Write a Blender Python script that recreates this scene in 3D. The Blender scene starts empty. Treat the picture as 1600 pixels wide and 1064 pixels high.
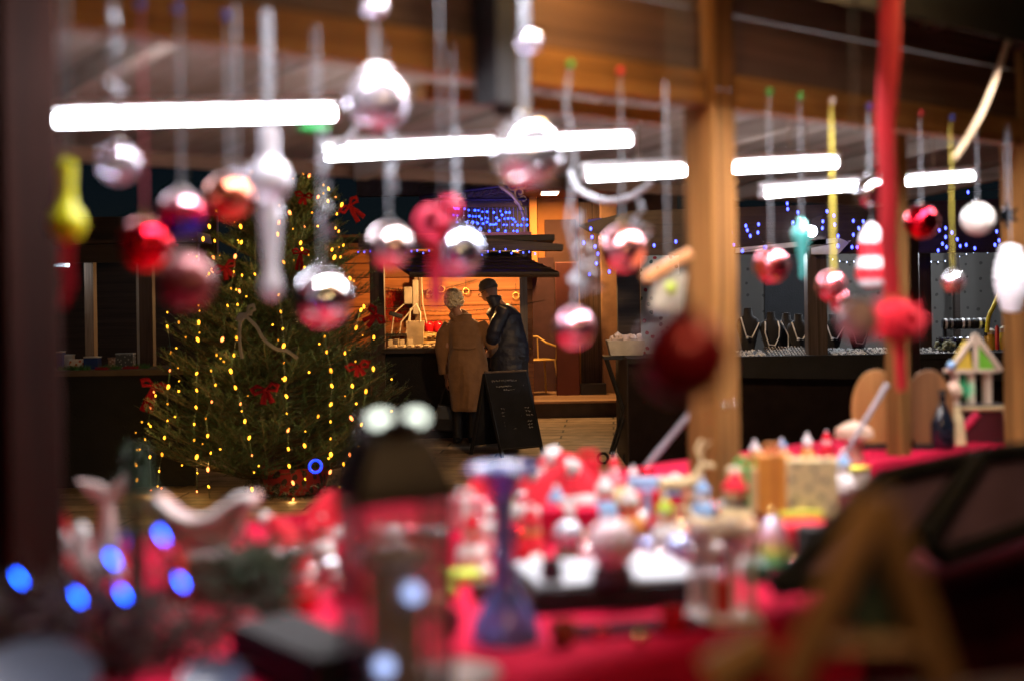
import bpy, math, random
from mathutils import Vector, Matrix, noise
random.seed(7)
R = math.radians
SC = bpy.context.scene
COL = SC.collection
# ---------------------------------------------------------------- camera, world, exposure
FPX = 2222.2
HC = 1.5
ROLL = R(0.9)
cam_d = bpy.data.cameras.new('camera'); cam = bpy.data.objects.new('camera', cam_d); COL.objects.link(cam)
cam.location = (0, 0, HC)
cam_d.lens = 50; cam_d.sensor_width = 36; cam_d.clip_start = .05; cam_d.clip_end = 400
cam_d.shift_y = -(532-460)/1600
cr, sr = math.cos(ROLL), math.sin(ROLL)
RT = Vector((cr, 0, -sr)); UP = Vector((sr, 0, cr)); FW = Vector((0, 1, 0))
cam.matrix_world = Matrix(((RT.x, UP.x, -FW.x, 0), (RT.y, UP.y, -FW.y, 0), (RT.z, UP.z, -FW.z, HC), (0, 0, 0, 1)))
cam_d.dof.use_dof = True; cam_d.dof.focus_distance = 14.3; cam_d.dof.aperture_fstop = 1.4; cam_d.dof.aperture_blades = 0
SC.camera = cam
SC.view_settings.view_transform = 'Standard'; SC.view_settings.look = 'None'
SC.view_settings.exposure = 1.0; SC.view_settings.gamma = 1.0
w = bpy.data.worlds.new('World'); SC.world = w; w.use_nodes = True
nt = w.node_tree; bg = nt.nodes['Background']
sky = nt.nodes.new('ShaderNodeTexSky'); sky.sky_type = 'NISHITA'; sky.sun_disc = False
sky.sun_elevation = R(35); sky.sun_rotation = R(180); sky.air_density = 1.0; sky.dust_density = 0; sky.ozone_density = 9
nt.links.new(sky.outputs[0], bg.inputs[0]); bg.inputs[1].default_value = 0.0004
cy = SC.cycles
cy.use_adaptive_sampling = True; cy.adaptive_threshold = 0.03; cy.adaptive_min_samples = 32
cy.use_denoising = True
cy.max_bounces = 5; cy.diffuse_bounces = 2; cy.glossy_bounces = 3; cy.transmission_bounces = 5; cy.transparent_max_bounces = 8
cy.sample_clamp_indirect = 3.0; cy.sample_clamp_direct = 0; cy.caustics_reflective = False; cy.caustics_refractive = False
cy.use_light_tree = True; cy.time_limit = 1000

def P(px, py, d):
    """photo pixel (1600 wide) at distance d in front of the lens -> world point"""
    return Vector((0, 0, HC)) + RT*((px-800)/FPX*d) + UP*((460-py)/FPX*d) + FW*d

# ---------------------------------------------------------------- materials
MATS = {}
def new_mat(name):
    m = bpy.data.materials.new(name); m.use_nodes = True
    return m, m.node_tree, m.node_tree.nodes['Principled BSDF']
def pm(name, col, rough=.5, metal=0, var=.2, vs=8, bump=.15, bs=60, trans=0, spec=.5, sheen=0, coat=0, alpha=1, sss=0):
    if name in MATS: return MATS[name]
    m, t, b = new_mat(name); N = t.nodes; L = t.links
    tc = N.new('ShaderNodeTexCoord'); nz = N.new('ShaderNodeTexNoise'); nz.inputs['Scale'].default_value = vs; nz.inputs['Detail'].default_value = 5
    L.new(tc.outputs['Object'], nz.inputs['Vector'])
    mp = N.new('ShaderNodeMapRange'); mp.inputs[1].default_value = .3; mp.inputs[2].default_value = .7
    mp.inputs[3].default_value = 1-var; mp.inputs[4].default_value = 1+var
    L.new(nz.outputs[0], mp.inputs[0])
    mx = N.new('ShaderNodeVectorMath'); mx.operation = 'SCALE'; mx.inputs[0].default_value = col[:3]
    L.new(mp.outputs[0], mx.inputs['Scale']); L.new(mx.outputs[0], b.inputs['Base Color'])
    b.inputs['Roughness'].default_value = rough; b.inputs['Metallic'].default_value = metal
    b.inputs['Transmission Weight'].default_value = trans; b.inputs['Specular IOR Level'].default_value = spec
    b.inputs['Coat Weight'].default_value = coat; b.inputs['Sheen Weight'].default_value = sheen; b.inputs['Alpha'].default_value = alpha
    if bump:
        n2 = N.new('ShaderNodeTexNoise'); n2.inputs['Scale'].default_value = bs; n2.inputs['Detail'].default_value = 4
        L.new(tc.outputs['Object'], n2.inputs['Vector'])
        bp = N.new('ShaderNodeBump'); bp.inputs['Strength'].default_value = bump; bp.inputs['Distance'].default_value = .01
        L.new(n2.outputs[0], bp.inputs['Height']); L.new(bp.outputs[0], b.inputs['Normal'])
    MATS[name] = m; return m
def wood(name, col, axis='X', dark=.45, sc=3., rough=.55, bump=.25):
    if name in MATS: return MATS[name]
    m, t, b = new_mat(name); N = t.nodes; L = t.links
    tc = N.new('ShaderNodeTexCoord'); mp = N.new('ShaderNodeMapping')
    s = {'X': (sc*.12, sc*3.5, sc*3.5), 'Y': (sc*3.5, sc*.12, sc*3.5), 'Z': (sc*3.5, sc*3.5, sc*.12)}[axis]
    mp.inputs['Scale'].default_value = s; L.new(tc.outputs['Object'], mp.inputs[0])
    n1 = N.new('ShaderNodeTexNoise'); n1.inputs['Scale'].default_value = 3; n1.inputs['Detail'].default_value = 8; n1.inputs['Distortion'].default_value = 1.2
    L.new(mp.outputs[0], n1.inputs[0])
    rp = N.new('ShaderNodeValToRGB'); e = rp.color_ramp.elements
    e[0].position = .3; e[0].color = (col[0]*dark, col[1]*dark*.9, col[2]*dark*.8, 1)
    e[1].position = .68; e[1].color = (col[0]*1.15, col[1]*1.15, col[2]*1.15, 1)
    L.new(n1.outputs[0], rp.inputs[0])
    oi = N.new('ShaderNodeObjectInfo'); vr = N.new('ShaderNodeMapRange'); vr.inputs[3].default_value = .68; vr.inputs[4].default_value = 1.18; L.new(oi.outputs['Random'], vr.inputs[0])
    vm = N.new('ShaderNodeVectorMath'); vm.operation = 'SCALE'; L.new(rp.outputs[0], vm.inputs[0]); L.new(vr.outputs[0], vm.inputs['Scale']); L.new(vm.outputs[0], b.inputs['Base Color'])
    bp = N.new('ShaderNodeBump'); bp.inputs['Strength'].default_value = bump; bp.inputs['Distance'].default_value = .01
    L.new(n1.outputs[0], bp.inputs['Height']); L.new(bp.outputs[0], b.inputs['Normal'])
    b.inputs['Roughness'].default_value = rough; b.inputs['Specular IOR Level'].default_value = .2 if rough > .8 else .5
    MATS[name] = m; return m
def em(name, col, s, sample='AUTO'):
    if name in MATS: return MATS[name]
    m, t, b = new_mat(name)
    b.inputs['Base Color'].default_value = (*col, 1); b.inputs['Emission Color'].default_value = (*col, 1); b.inputs['Emission Strength'].default_value = s
    m.cycles.emission_sampling = sample
    MATS[name] = m; return m
def banded(name, stops, rough=.15, metal=.9, axis=2, wavy=0, spiral=None):
    """stops on the generated 0..1 height of the object"""
    if name in MATS: return MATS[name]
    m, t, b = new_mat(name); N = t.nodes; L = t.links
    tc = N.new('ShaderNodeTexCoord'); sp = N.new('ShaderNodeSeparateXYZ'); L.new(tc.outputs['Generated'], sp.inputs[0])
    rp = N.new('ShaderNodeValToRGB'); el = rp.color_ramp.elements
    while len(el) < len(stops): el.new(.5)
    for e, (p, c) in zip(el, stops): e.position = p; e.color = (*c, 1)
    src = sp.outputs[axis]
    if spiral:
        w_ = N.new('ShaderNodeTexWave'); w_.bands_direction = 'DIAGONAL'; w_.inputs['Scale'].default_value = spiral; w_.inputs['Distortion'].default_value = .5
        L.new(tc.outputs['Generated'], w_.inputs[0]); src = w_.outputs['Fac']
    L.new(src, rp.inputs[0]); L.new(rp.outputs[0], b.inputs['Base Color'])
    b.inputs['Roughness'].default_value = rough; b.inputs['Metallic'].default_value = metal
    MATS[name] = m; return m
def glass(name, col, rough=.03, ior=1.45):
    if name in MATS: return MATS[name]
    m, t, b = new_mat(name)
    b.inputs['Base Color'].default_value = (*col, 1); b.inputs['Transmission Weight'].default_value = 1
    b.inputs['Roughness'].default_value = rough; b.inputs['IOR'].default_value = ior
    MATS[name] = m; return m
def thin_glass(name, col=(1, 1, 1), rough=.05, refl=.25, body=.05):
    if name in MATS: return MATS[name]
    m = bpy.data.materials.new(name); m.use_nodes = True; t = m.node_tree; N = t.nodes; L = t.links; N.clear()
    out = N.new('ShaderNodeOutputMaterial'); tr = N.new('ShaderNodeBsdfTransparent'); tr.inputs[0].default_value = (*[.6+.4*c for c in col], 1)
    g = N.new('ShaderNodeBsdfGlossy'); g.inputs['Roughness'].default_value = rough; g.inputs['Color'].default_value = (*col, 1)
    d = N.new('ShaderNodeBsdfDiffuse'); d.inputs[0].default_value = (*col, 1)
    lw = N.new('ShaderNodeLayerWeight'); lw.inputs[0].default_value = .35
    ma = N.new('ShaderNodeMath'); ma.operation = 'MULTIPLY_ADD'; ma.inputs[1].default_value = .6; ma.inputs[2].default_value = refl; ma.use_clamp = True
    L.new(lw.outputs['Facing'], ma.inputs[0])
    m1 = N.new('ShaderNodeMixShader'); m1.inputs[0].default_value = body; L.new(tr.outputs[0], m1.inputs[1]); L.new(d.outputs[0], m1.inputs[2])
    m2 = N.new('ShaderNodeMixShader'); L.new(ma.outputs[0], m2.inputs[0]); L.new(m1.outputs[0], m2.inputs[1]); L.new(g.outputs[0], m2.inputs[2]); L.new(m2.outputs[0], out.inputs[0])
    MATS[name] = m; return m
def pattern(name, base, spot, scale, thr, rough=.8, rnd=1.0, spot2=None):
    """scattered printed motifs on cloth or paper"""
    if name in MATS: return MATS[name]
    m, t, b = new_mat(name); N = t.nodes; L = t.links
    tc = N.new('ShaderNodeTexCoord'); v = N.new('ShaderNodeTexVoronoi'); v.inputs['Scale'].default_value = scale; v.inputs['Randomness'].default_value = rnd
    n = N.new('ShaderNodeTexNoise'); n.inputs['Scale'].default_value = scale*2.5
    sq = N.new('ShaderNodeSeparateXYZ'); L.new(tc.outputs['Object'], sq.inputs[0]); cq = N.new('ShaderNodeCombineXYZ')
    for i_, o_ in ((0, 0), (1, 2)):
        q_ = N.new('ShaderNodeMath'); q_.operation = 'MULTIPLY_ADD'; q_.inputs[1].default_value = .6; L.new(sq.outputs[1], q_.inputs[0]); L.new(sq.outputs[o_], q_.inputs[2]); L.new(q_.outputs[0], cq.inputs[i_])
    v.voronoi_dimensions = '2D'
    L.new(cq.outputs[0], v.inputs['Vector']); L.new(tc.outputs['Object'], n.inputs['Vector'])
    ad = N.new('ShaderNodeMath'); ad.operation = 'MULTIPLY_ADD'; ad.inputs[1].default_value = .25; L.new(n.outputs[0], ad.inputs[0]); L.new(v.outputs['Distance'], ad.inputs[2])
    lt = N.new('ShaderNodeMath'); lt.operation = 'LESS_THAN'; lt.inputs[1].default_value = thr + .12; L.new(ad.outputs[0], lt.inputs[0])
    mx = N.new('ShaderNodeMix'); mx.data_type = 'RGBA'; mx.inputs['A'].default_value = (*base, 1); mx.inputs['B'].default_value = (*spot, 1)
    L.new(lt.outputs[0], mx.inputs['Factor'])
    if spot2:
        sx = N.new('ShaderNodeSeparateColor'); L.new(v.outputs['Color'], sx.inputs[0])
        g = N.new('ShaderNodeMath'); g.operation = 'GREATER_THAN'; g.inputs[1].default_value = .5; L.new(sx.outputs[0], g.inputs[0])
        m2 = N.new('ShaderNodeMix'); m2.data_type = 'RGBA'; m2.inputs['A'].default_value = (*spot, 1); m2.inputs['B'].default_value = (*spot2, 1)
        L.new(g.outputs[0], m2.inputs['Factor']); L.new(m2.outputs['Result'], mx.inputs['B'])
    L.new(mx.outputs['Result'], b.inputs['Base Color']); b.inputs['Roughness'].default_value = rough
    MATS[name] = m; return m

# ---------------------------------------------------------------- mesh helpers
class MB:
    def __init__(s): s.v = []; s.f = []
    def add(s, vs, fs):
        o = len(s.v); s.v += [Vector(x) for x in vs]; s.f += [tuple(i+o for i in f) for f in fs]; return s
    def box(s, c, d, rot=None):
        c = Vector(c); h = Vector(d)/2
        vs = [Vector((x*h.x, y*h.y, z*h.z)) for x in (-1, 1) for y in (-1, 1) for z in (-1, 1)]
        if rot is not None: vs = [rot @ a for a in vs]
        return s.add([c+a for a in vs], [(0, 1, 3, 2), (4, 6, 7, 5), (0, 4, 5, 1), (2, 3, 7, 6), (0, 2, 6, 4), (1, 5, 7, 3)])
    def loft(s, rings, cap=True):
        n = len(rings[0]); vs = [p for r in rings for p in r]; fs = []
        for i in range(len(rings)-1):
            for j in range(n):
                k = (j+1) % n; fs.append((i*n+j, i*n+k, (i+1)*n+k, (i+1)*n+j))
        if cap: fs.append(tuple(reversed(range(n)))); fs.append(tuple((len(rings)-1)*n+j for j in range(n)))
        return s.add(vs, fs)
    def oval(s, levels, n=20):
        """levels: (cx,cy,cz,rx,ry)"""
        return s.loft([[Vector((cx+rx*math.cos(2*math.pi*k/n), cyy+ry*math.sin(2*math.pi*k/n), cz)) for k in range(n)] for cx, cyy, cz, rx, ry in levels])
    def tube(s, pts, r, n=8, flat=1.0, up=None):
        pts = [Vector(p) for p in pts]; m = len(pts)
        rs = r if isinstance(r, (list, tuple)) else [r]*m
        rings = []; a = None
        for i, p in enumerate(pts):
            t = (pts[min(i+1, m-1)]-pts[max(i-1, 0)])
            t = t.normalized() if t.length > 1e-9 else Vector((0, 0, 1))
            if a is None:
                a = Vector(up) if up is not None else (Vector((1, 0, 0)) if abs(t.x) < .8 else Vector((0, 1, 0)))
            a = (a - t*a.dot(t)); a = a.normalized() if a.length > 1e-6 else t.orthogonal().normalized()
            b = t.cross(a)
            rings.append([p + a*rs[i]*math.cos(2*math.pi*k/n) + b*rs[i]*flat*math.sin(2*math.pi*k/n) for k in range(n)])
        return s.loft(rings)
    def ball(s, c, r, n=16, m=10):
        c = Vector(c); rr = Vector(r) if not isinstance(r, (int, float)) else Vector((r, r, r))
        vs = [c+Vector((0, 0, -rr.z))]
        for i in range(1, m):
            a = math.pi*i/m-math.pi/2
            for j in range(n):
                t = 2*math.pi*j/n; vs.append(c+Vector((rr.x*math.cos(a)*math.cos(t), rr.y*math.cos(a)*math.sin(t), rr.z*math.sin(a))))
        vs.append(c+Vector((0, 0, rr.z))); fs = []
        for j in range(n):
            k = (j+1) % n; fs.append((0, 1+k, 1+j))
            for i in range(m-2): fs.append((1+i*n+j, 1+i*n+k, 1+(i+1)*n+k, 1+(i+1)*n+j))
            fs.append((1+(m-2)*n+j, 1+(m-2)*n+k, len(vs)-1))
        return s.add(vs, fs)
    def lathe(s, prof, c=(0, 0, 0), n=24):
        c = Vector(c)
        return s.loft([[c+Vector((max(r, 1e-4)*math.cos(2*math.pi*k/n), max(r, 1e-4)*math.sin(2*math.pi*k/n), z)) for k in range(n)] for r, z in prof])
    def prism(s, poly, thick):
        poly = [Vector(p) for p in poly]; t = Vector(thick); n = len(poly)
        return s.add(poly+[p+t for p in poly], [tuple(range(n)), tuple(reversed(range(n, 2*n)))] + [(i, i+n, (i+1) % n+n, (i+1) % n) for i in range(n)])
    def torus(s, c, R_, r, n=24, m=8, rot=None):
        vs = []; fs = []
        for i in range(n):
            a = 2*math.pi*i/n
            for j in range(m):
                b = 2*math.pi*j/m; q = Vector(((R_+r*math.cos(b))*math.cos(a), (R_+r*math.cos(b))*math.sin(a), r*math.sin(b)))
                vs.append(Vector(c)+(rot @ q if rot is not None else q))
        for i in range(n):
            for j in range(m):
                fs.append((i*m+j, ((i+1) % n)*m+j, ((i+1) % n)*m+(j+1) % m, i*m+(j+1) % m))
        return s.add(vs, fs)
    def quad(s, a, b, c, d): return s.add([a, b, c, d], [(0, 1, 2, 3)])
    def xf(s, mat):
        s.v = [mat @ v for v in s.v]; return s
    def wob(s, amp, sc, seed=0):
        o = Vector((seed*3.1, seed*1.7, seed*.9))
        s.v = [v + noise.noise_vector(v*sc+o)*amp for v in s.v]; return s
    def build(s, name, mat, parent=None, world=False, ang=40, bev=0, loc=None):
        vs = s.v; inv = None
        if world:
            inv = mw(parent).inverted() if parent is not None else (Matrix.Translation(Vector(loc)).inverted() if loc is not None else None)
        if inv is not None: vs = [inv @ v for v in vs]
        me = bpy.data.meshes.new(name); me.from_pydata([tuple(v) for v in vs], [], s.f); me.materials.append(mat)
        if ang: me.shade_smooth(); me.set_sharp_from_angle(angle=R(ang))
        o = bpy.data.objects.new(name, me); COL.objects.link(o)
        if parent is not None: o.parent = parent
        if loc is not None: o.location = loc
        if bev:
            b = o.modifiers.new('bevel', 'BEVEL'); b.width = bev; b.segments = 2; b.limit_method = 'ANGLE'
        return o
def mw(o):
    return (mw(o.parent) @ o.matrix_basis) if o.parent is not None else o.matrix_basis.copy()
def tag(o, label, cat, group=None, kind=None):
    if label: o['label'] = label
    if cat: o['category'] = cat
    if group: o['group'] = group
    if kind: o['kind'] = kind
    return o
def thing(name, label, cat, loc=(0, 0, 0), rotz=0, group=None):
    o = bpy.data.objects.new(name, None); COL.objects.link(o); o.empty_display_size = .05
    o.location = loc; o.rotation_euler = (0, 0, rotz); return tag(o, label, cat, group)
def struct(o): o['kind'] = 'structure'; return o
def fuse(o, vox, it=4):
    r = o.modifiers.new('remesh', 'REMESH'); r.mode = 'VOXEL'; r.voxel_size = vox; r.use_smooth_shade = True
    s = o.modifiers.new('smooth', 'SMOOTH'); s.iterations = it; s.factor = .5
    return o
def Rx(a): return Matrix.Rotation(a, 3, 'X')
def Ry(a): return Matrix.Rotation(a, 3, 'Y')
def Rz(a): return Matrix.Rotation(a, 3, 'Z')

# ---------------------------------------------------------------- palette
M_pine = wood('pine_post', (.31, .14, .036), 'Z', rough=.85, dark=.35)
M_beam = wood('pine_beam', (.42, .20, .055), 'X', rough=.85)
M_fascia = wood('fascia_wood', (.17, .085, .042), 'X', sc=2, rough=.75)
M_ceil = wood('ceiling_wood', (.28, .225, .19), 'Y', dark=.6, sc=1.6)
M_rwood = wood('reddish_post', (.036, .0085, .005), 'Z', rough=.85)
M_dkw = wood('dark_wood', (.035, .02, .014), 'X')
M_dkz = wood('dark_wood_upright', (.06, .032, .022), 'Z')
M_white = pm('white_enamel', (.8, .8, .8), .4, var=.04)
M_black = pm('black_paint', (.012, .012, .014), .5)
M_blackcloth = pm('black_cloth', (.008, .008, .010), .85, bump=.4)
M_red = pm('red_cloth', (.54, .004, .042), .9, spec=.15, var=.25, vs=5, bump=.5, bs=25)
M_redfelt = pm('red_felt', (.68, .010, .030), .9, var=.15, bump=.5, bs=120)
M_gold = pm('gold_cap', (.8, .55, .2), .25, 1, var=.05)
M_silver = pm('silver_metal', (.75, .75, .78), .22, 1, var=.08)
M_clear = glass('clear_glass', (1, 1, 1))
M_tube = em('fluorescent_tube', (.92, .93, 1.0), 31)
M_warm = em('warm_bulb', (1.0, .56, .16), 40)

def point(par, off, e, col, r=.04):
    l = bpy.data.lights.new('lamp_glow', 'POINT'); l.energy = e; l.color = col; l.shadow_soft_size = r
    o = bpy.data.objects.new('lamp_glow', l); COL.objects.link(o); o.parent = par; o.location = off; return o
TH = R(43.0)
U = Vector((math.cos(TH), math.sin(TH), 0)); V = Vector((-math.sin(TH), math.cos(TH), 0)); O = Vector((.53, 3.8, 0))
def S(u, v, z): return O + U*u + V*v + Vector((0, 0, z))
def plane_d(px, v):
    k = (px-800)/FPX
    u = (k*(O.y+V.y*v)-O.x-V.x*v)/(U.x-U.y*k)
    return O.y+U.y*u+V.y*v, u
TZ = .95
def on_table(px, py, z=TZ):
    """the point of the table top (height z) seen at this pixel"""
    r = P(px, py, 1.0)-Vector((0, 0, HC)); t = (z-HC)/r.z
    return Vector((0, 0, HC))+r*t

# ================================================================ SETTING
def paving():
    m, t, b = new_mat('stone_paving'); N = t.nodes; L = t.links
    tc = N.new('ShaderNodeTexCoord'); mp = N.new('ShaderNodeMapping'); mp.inputs['Rotation'].default_value = (0, 0, R(4)); L.new(tc.outputs['Object'], mp.inputs[0])
    br = N.new('ShaderNodeTexBrick'); br.inputs['Scale'].default_value = 1.0; br.inputs['Brick Width'].default_value = 1.1; br.inputs['Row Height'].default_value = .32
    br.inputs['Mortar Size'].default_value = .012; br.inputs['Mortar Smooth'].default_value = .3; br.inputs['Bias'].default_value = -.2
    br.inputs['Color1'].default_value = (.22, .155, .105, 1); br.inputs['Color2'].default_value = (.40, .30, .21, 1); br.inputs['Mortar'].default_value = (.03, .022, .016, 1)
    L.new(mp.outputs[0], br.inputs[0])
    n = N.new('ShaderNodeTexNoise'); n.inputs['Scale'].default_value = 6; n.inputs['Detail'].default_value = 8; L.new(tc.outputs['Object'], n.inputs[0])
    mx = N.new('ShaderNodeMix'); mx.data_type = 'RGBA'; mx.blend_type = 'MULTIPLY'; mx.inputs['Factor'].default_value = .7
    L.new(br.outputs[0], mx.inputs['A'])
    r2 = N.new('ShaderNodeMapRange'); r2.inputs[1].default_value = .3; r2.inputs[2].default_value = .7; r2.inputs[3].default_value = .35; r2.inputs[4].default_value = 1.3
    L.new(n.outputs[0], r2.inputs[0]); L.new(r2.outputs[0], mx.inputs['B']); L.new(mx.outputs['Result'], b.inputs['Base Color'])
    bp = N.new('ShaderNodeBump'); bp.inputs['Distance'].default_value = .02; bp.inputs['Strength'].default_value = .6; ad = N.new('ShaderNodeMath'); ad.operation = 'MULTIPLY_ADD'; ad.inputs[1].default_value = .4
    L.new(n.outputs[0], ad.inputs[0]); iv = N.new('ShaderNodeMath'); iv.operation = 'SUBTRACT'; iv.inputs[0].default_value = 1; L.new(br.outputs['Fac'], iv.inputs[1]); L.new(iv.outputs[0], ad.inputs[2])
    L.new(ad.outputs[0], bp.inputs['Height']); L.new(bp.outputs[0], b.inputs['Normal']); b.inputs['Roughness'].default_value = .6
    return m
g = MB().quad((-60, -20, 0), (60, -20, 0), (60, 120, 0), (-60, 120, 0)).build('paved_ground', paving(), ang=0); struct(g)

# ================================================================ NEAR STALL (frame at 43 degrees)
stall = thing('market_stall', 'open wooden stall framing the view, with planked white-lit ceiling and red-draped counter', 'market stall', O, TH)
def sbox(mb, u0, u1, v0, v1, z0, z1): return mb.box(((u0+u1)/2, (v0+v1)/2, (z0+z1)/2), (abs(u1-u0), abs(v1-v0), abs(z1-z0)))
for u in (0.0, 1.70, 3.45):
    sbox(MB(), u-.05, u+.05, -.055, .045, 0, 2.9).build('post', M_pine, stall, bev=.006)
sbox(MB(), -2.075, -2.005, -.10, .03, 0, 2.9).build('post_recess', M_black, stall); sbox(MB(), -2.14, -2.077, -.15, .03, 0, 2.9).build('post', M_rwood, stall, bev=.006)
lp = sbox(MB(), -2.003, -1.905, -.16, .04, 0, 2.9).build('post', M_rwood, stall, bev=.006); lp['label'] = 'thick dark reddish post'
sbox(MB(), 1.12, 1.18, .12, .18, 0, 2.1).build('post', M_pine, stall, bev=.004)
for u in (-3.2, 4.2): sbox(MB(), u-.05, u+.05, 1.93, 2.03, 0, 1.99).build('post', M_dkz, stall)
for a, b_ in ((-3.3, -2.125), (-1.90, -.065), (.065, 1.635), (1.765, 3.385)):
    sbox(MB(), a, b_, -.05, .015, 1.985, 2.075).build('beam', M_beam, stall, bev=.005)
sbox(MB(), -.92, -.075, .07, .11, 1.945, 1.985).build('batten', M_beam, stall)
for a, b_ in ((-3.3, -2.125), (-1.90, -.065), (.065, 1.635), (1.765, 3.385)):
    for k in range(4):
        z0 = 2.08+k*.165
        sbox(MB(), a, b_, -.03+.004*(k % 2), -.005+.004*(k % 2), z0, z0+.158).build('fascia_board', M_fascia, stall, bev=.003)
sbox(MB(), -.825, -.765, -.12, -.055, 1.90, 2.75).build('hanging_board', wood('dull_board', (.06, .036, .022), 'Z', rough=.9), stall, bev=.004)
mb_ = sbox(MB(), -.88, -.828, -.13, -.055, 1.92, 2.75).build('hanging_board', M_blackcloth, stall); mb_['label'] = 'black painted upright board'
for k, (u, z) in enumerate(((.0, 2.03), (.0, 1.2), (1.70, 2.03))):
    for dx in (-.02, .02): MB().ball((u+dx, -.057 if u > -1 else -.163, z), (.006, .003, .006), 10, 6).build('screw_head', M_silver, stall)
# ceiling planks running away from the beam, sloping down to the back eave
cz = lambda v: 2.29-.135*v
n = 40
for i in range(n):
    u0 = -3.3+i*7.6/n; u1 = u0+7.6/n-.008; dz = random.uniform(-.004, .004)
    m_ = MB(); m_.add([(u0, .02, cz(.02)+dz), (u1, .02, cz(.02)+dz), (u1, 2.1, cz(2.1)+dz), (u0, 2.1, cz(2.1)+dz)] + [(u0, .02, cz(.02)+.03), (u1, .02, cz(.02)+.03), (u1, 2.1, cz(2.1)+.03), (u0, 2.1, cz(2.1)+.03)],
        [(3, 2, 1, 0), (4, 5, 6, 7), (0, 1, 5, 4), (1, 2, 6, 5), (2, 3, 7, 6), (3, 0, 4, 7)])
    m_.build('ceiling_plank', M_ceil, stall, ang=0)
for u in (-2.4, -1.2, .35, 1.5, 2.7, 3.9):
    MB().add([(u-.03, .03, cz(0)-.07), (u+.03, .03, cz(0)-.07), (u+.03, 2.0, cz(2)-.07), (u-.03, 2.0, cz(2)-.07), (u-.03, .03, cz(0)-.006), (u+.03, .03, cz(0)-.006), (u+.03, 2.0, cz(2)-.006), (u-.03, 2.0, cz(2)-.006)],
        [(3, 2, 1, 0), (4, 5, 6, 7), (0, 1, 5, 4), (1, 2, 6, 5), (2, 3, 7, 6), (3, 0, 4, 7)]).build('rafter', M_ceil, stall, ang=0)
sbox(MB(), -3.3, 4.3, 2.04, 2.075, 1.965, 2.06).build('eave_board', M_fascia, stall)
# roof on the camera's side
rz = lambda v: 2.26-.15*v
def slab(u0, u1, v0, v1, lo, hi, f):
    return MB().add([(u0, v0, f(v0)+lo), (u1, v0, f(v0)+lo), (u1, v1, f(v1)+lo), (u0, v1, f(v1)+lo), (u0, v0, f(v0)+hi), (u1, v0, f(v0)+hi), (u1, v1, f(v1)+hi), (u0, v1, f(v1)+hi)],
        [(3, 2, 1, 0), (4, 5, 6, 7), (0, 1, 5, 4), (1, 2, 6, 5), (2, 3, 7, 6), (3, 0, 4, 7)])
slab(-3.3, 4.3, -2.2, -.07, .06, .09, rz).build('awning_roof', M_dkw, stall, ang=0)
for u in (-2.6, -1.5, .9, 1.45, 2.0, 2.55, 3.1, 3.65):
    slab(u-.025, u+.025, -2.2, -.125, -.0, .055, rz).build('rafter', M_dkz, stall, ang=0)
for v in (-1.2, -.5): sbox(MB(), 1.0, 4.3, v, v+.05, rz(v)-.055, rz(v)-.006).build('purlin', M_dkw, stall)
# counters
def counter(u0, u1, v0, v1):
    return sbox(MB(), u0, u1, v0, v1, TZ-.04, TZ-.008)
counter(-3.0, -.80, -.97, -.18).build('counter_board', M_dkw, stall)
counter(-.78, 2.6, -.97, -.18).build('counter_board', M_dkw, stall)
counter(-3.0, 4.1, .075, .62).build('counter_board', M_dkw, stall)
def drape(u0, u1, v0, v1, front=True, zlow=.12):
    m_ = MB(); nu = 150; rows = []
    prof = [(v0-.004, zlow), (v0-.012, .45), (v0-.010, .75), (v0-.008, TZ-.02), (v0+.005, TZ+.001)] + [(v0+(v1-v0)*k/6, TZ) for k in range(1, 6)] + [(v1-.004, TZ), (v1+.008, TZ-.02), (v1+.010, .7), (v1+.01, zlow)]
    vs = []; fs = []
    for i in range(nu+1):
        u = u0+(u1-u0)*i/nu
        for (v, z) in prof:
            hang = max(0, TZ-.03-z)
            vs.append((u, v+hang*.05*math.sin(u*21+math.sin(u*7)*2)*(1 if v > (v0+v1)/2 else -1), z + (.002*noise.noise(Vector((u*6, v*6, 0))) if z > TZ-.01 else 0)))
    k = len(prof)
    for i in range(nu):
        for j in range(k-1): fs.append((i*k+j, (i+1)*k+j, (i+1)*k+j+1, i*k+j+1))
    return m_.add(vs, fs)
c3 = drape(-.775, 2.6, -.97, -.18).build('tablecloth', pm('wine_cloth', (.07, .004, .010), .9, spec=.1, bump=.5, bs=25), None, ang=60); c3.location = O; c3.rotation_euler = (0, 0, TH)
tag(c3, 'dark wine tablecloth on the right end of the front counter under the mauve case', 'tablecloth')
c1 = drape(-3.0, -.785, -.97, -.18).build('tablecloth', M_red, None, ang=60); c1.location = O; c1.rotation_euler = (0, 0, TH)
tag(c1, 'crimson tablecloth draped over the front counter nearest the camera', 'tablecloth')
c2 = drape(-3.0, 4.1, .075, .62).build('tablecloth', M_red, None, ang=60); c2.location = O; c2.rotation_euler = (0, 0, TH)
tag(c2, 'crimson tablecloth over the rear counter behind the wooden posts', 'tablecloth')

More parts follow.
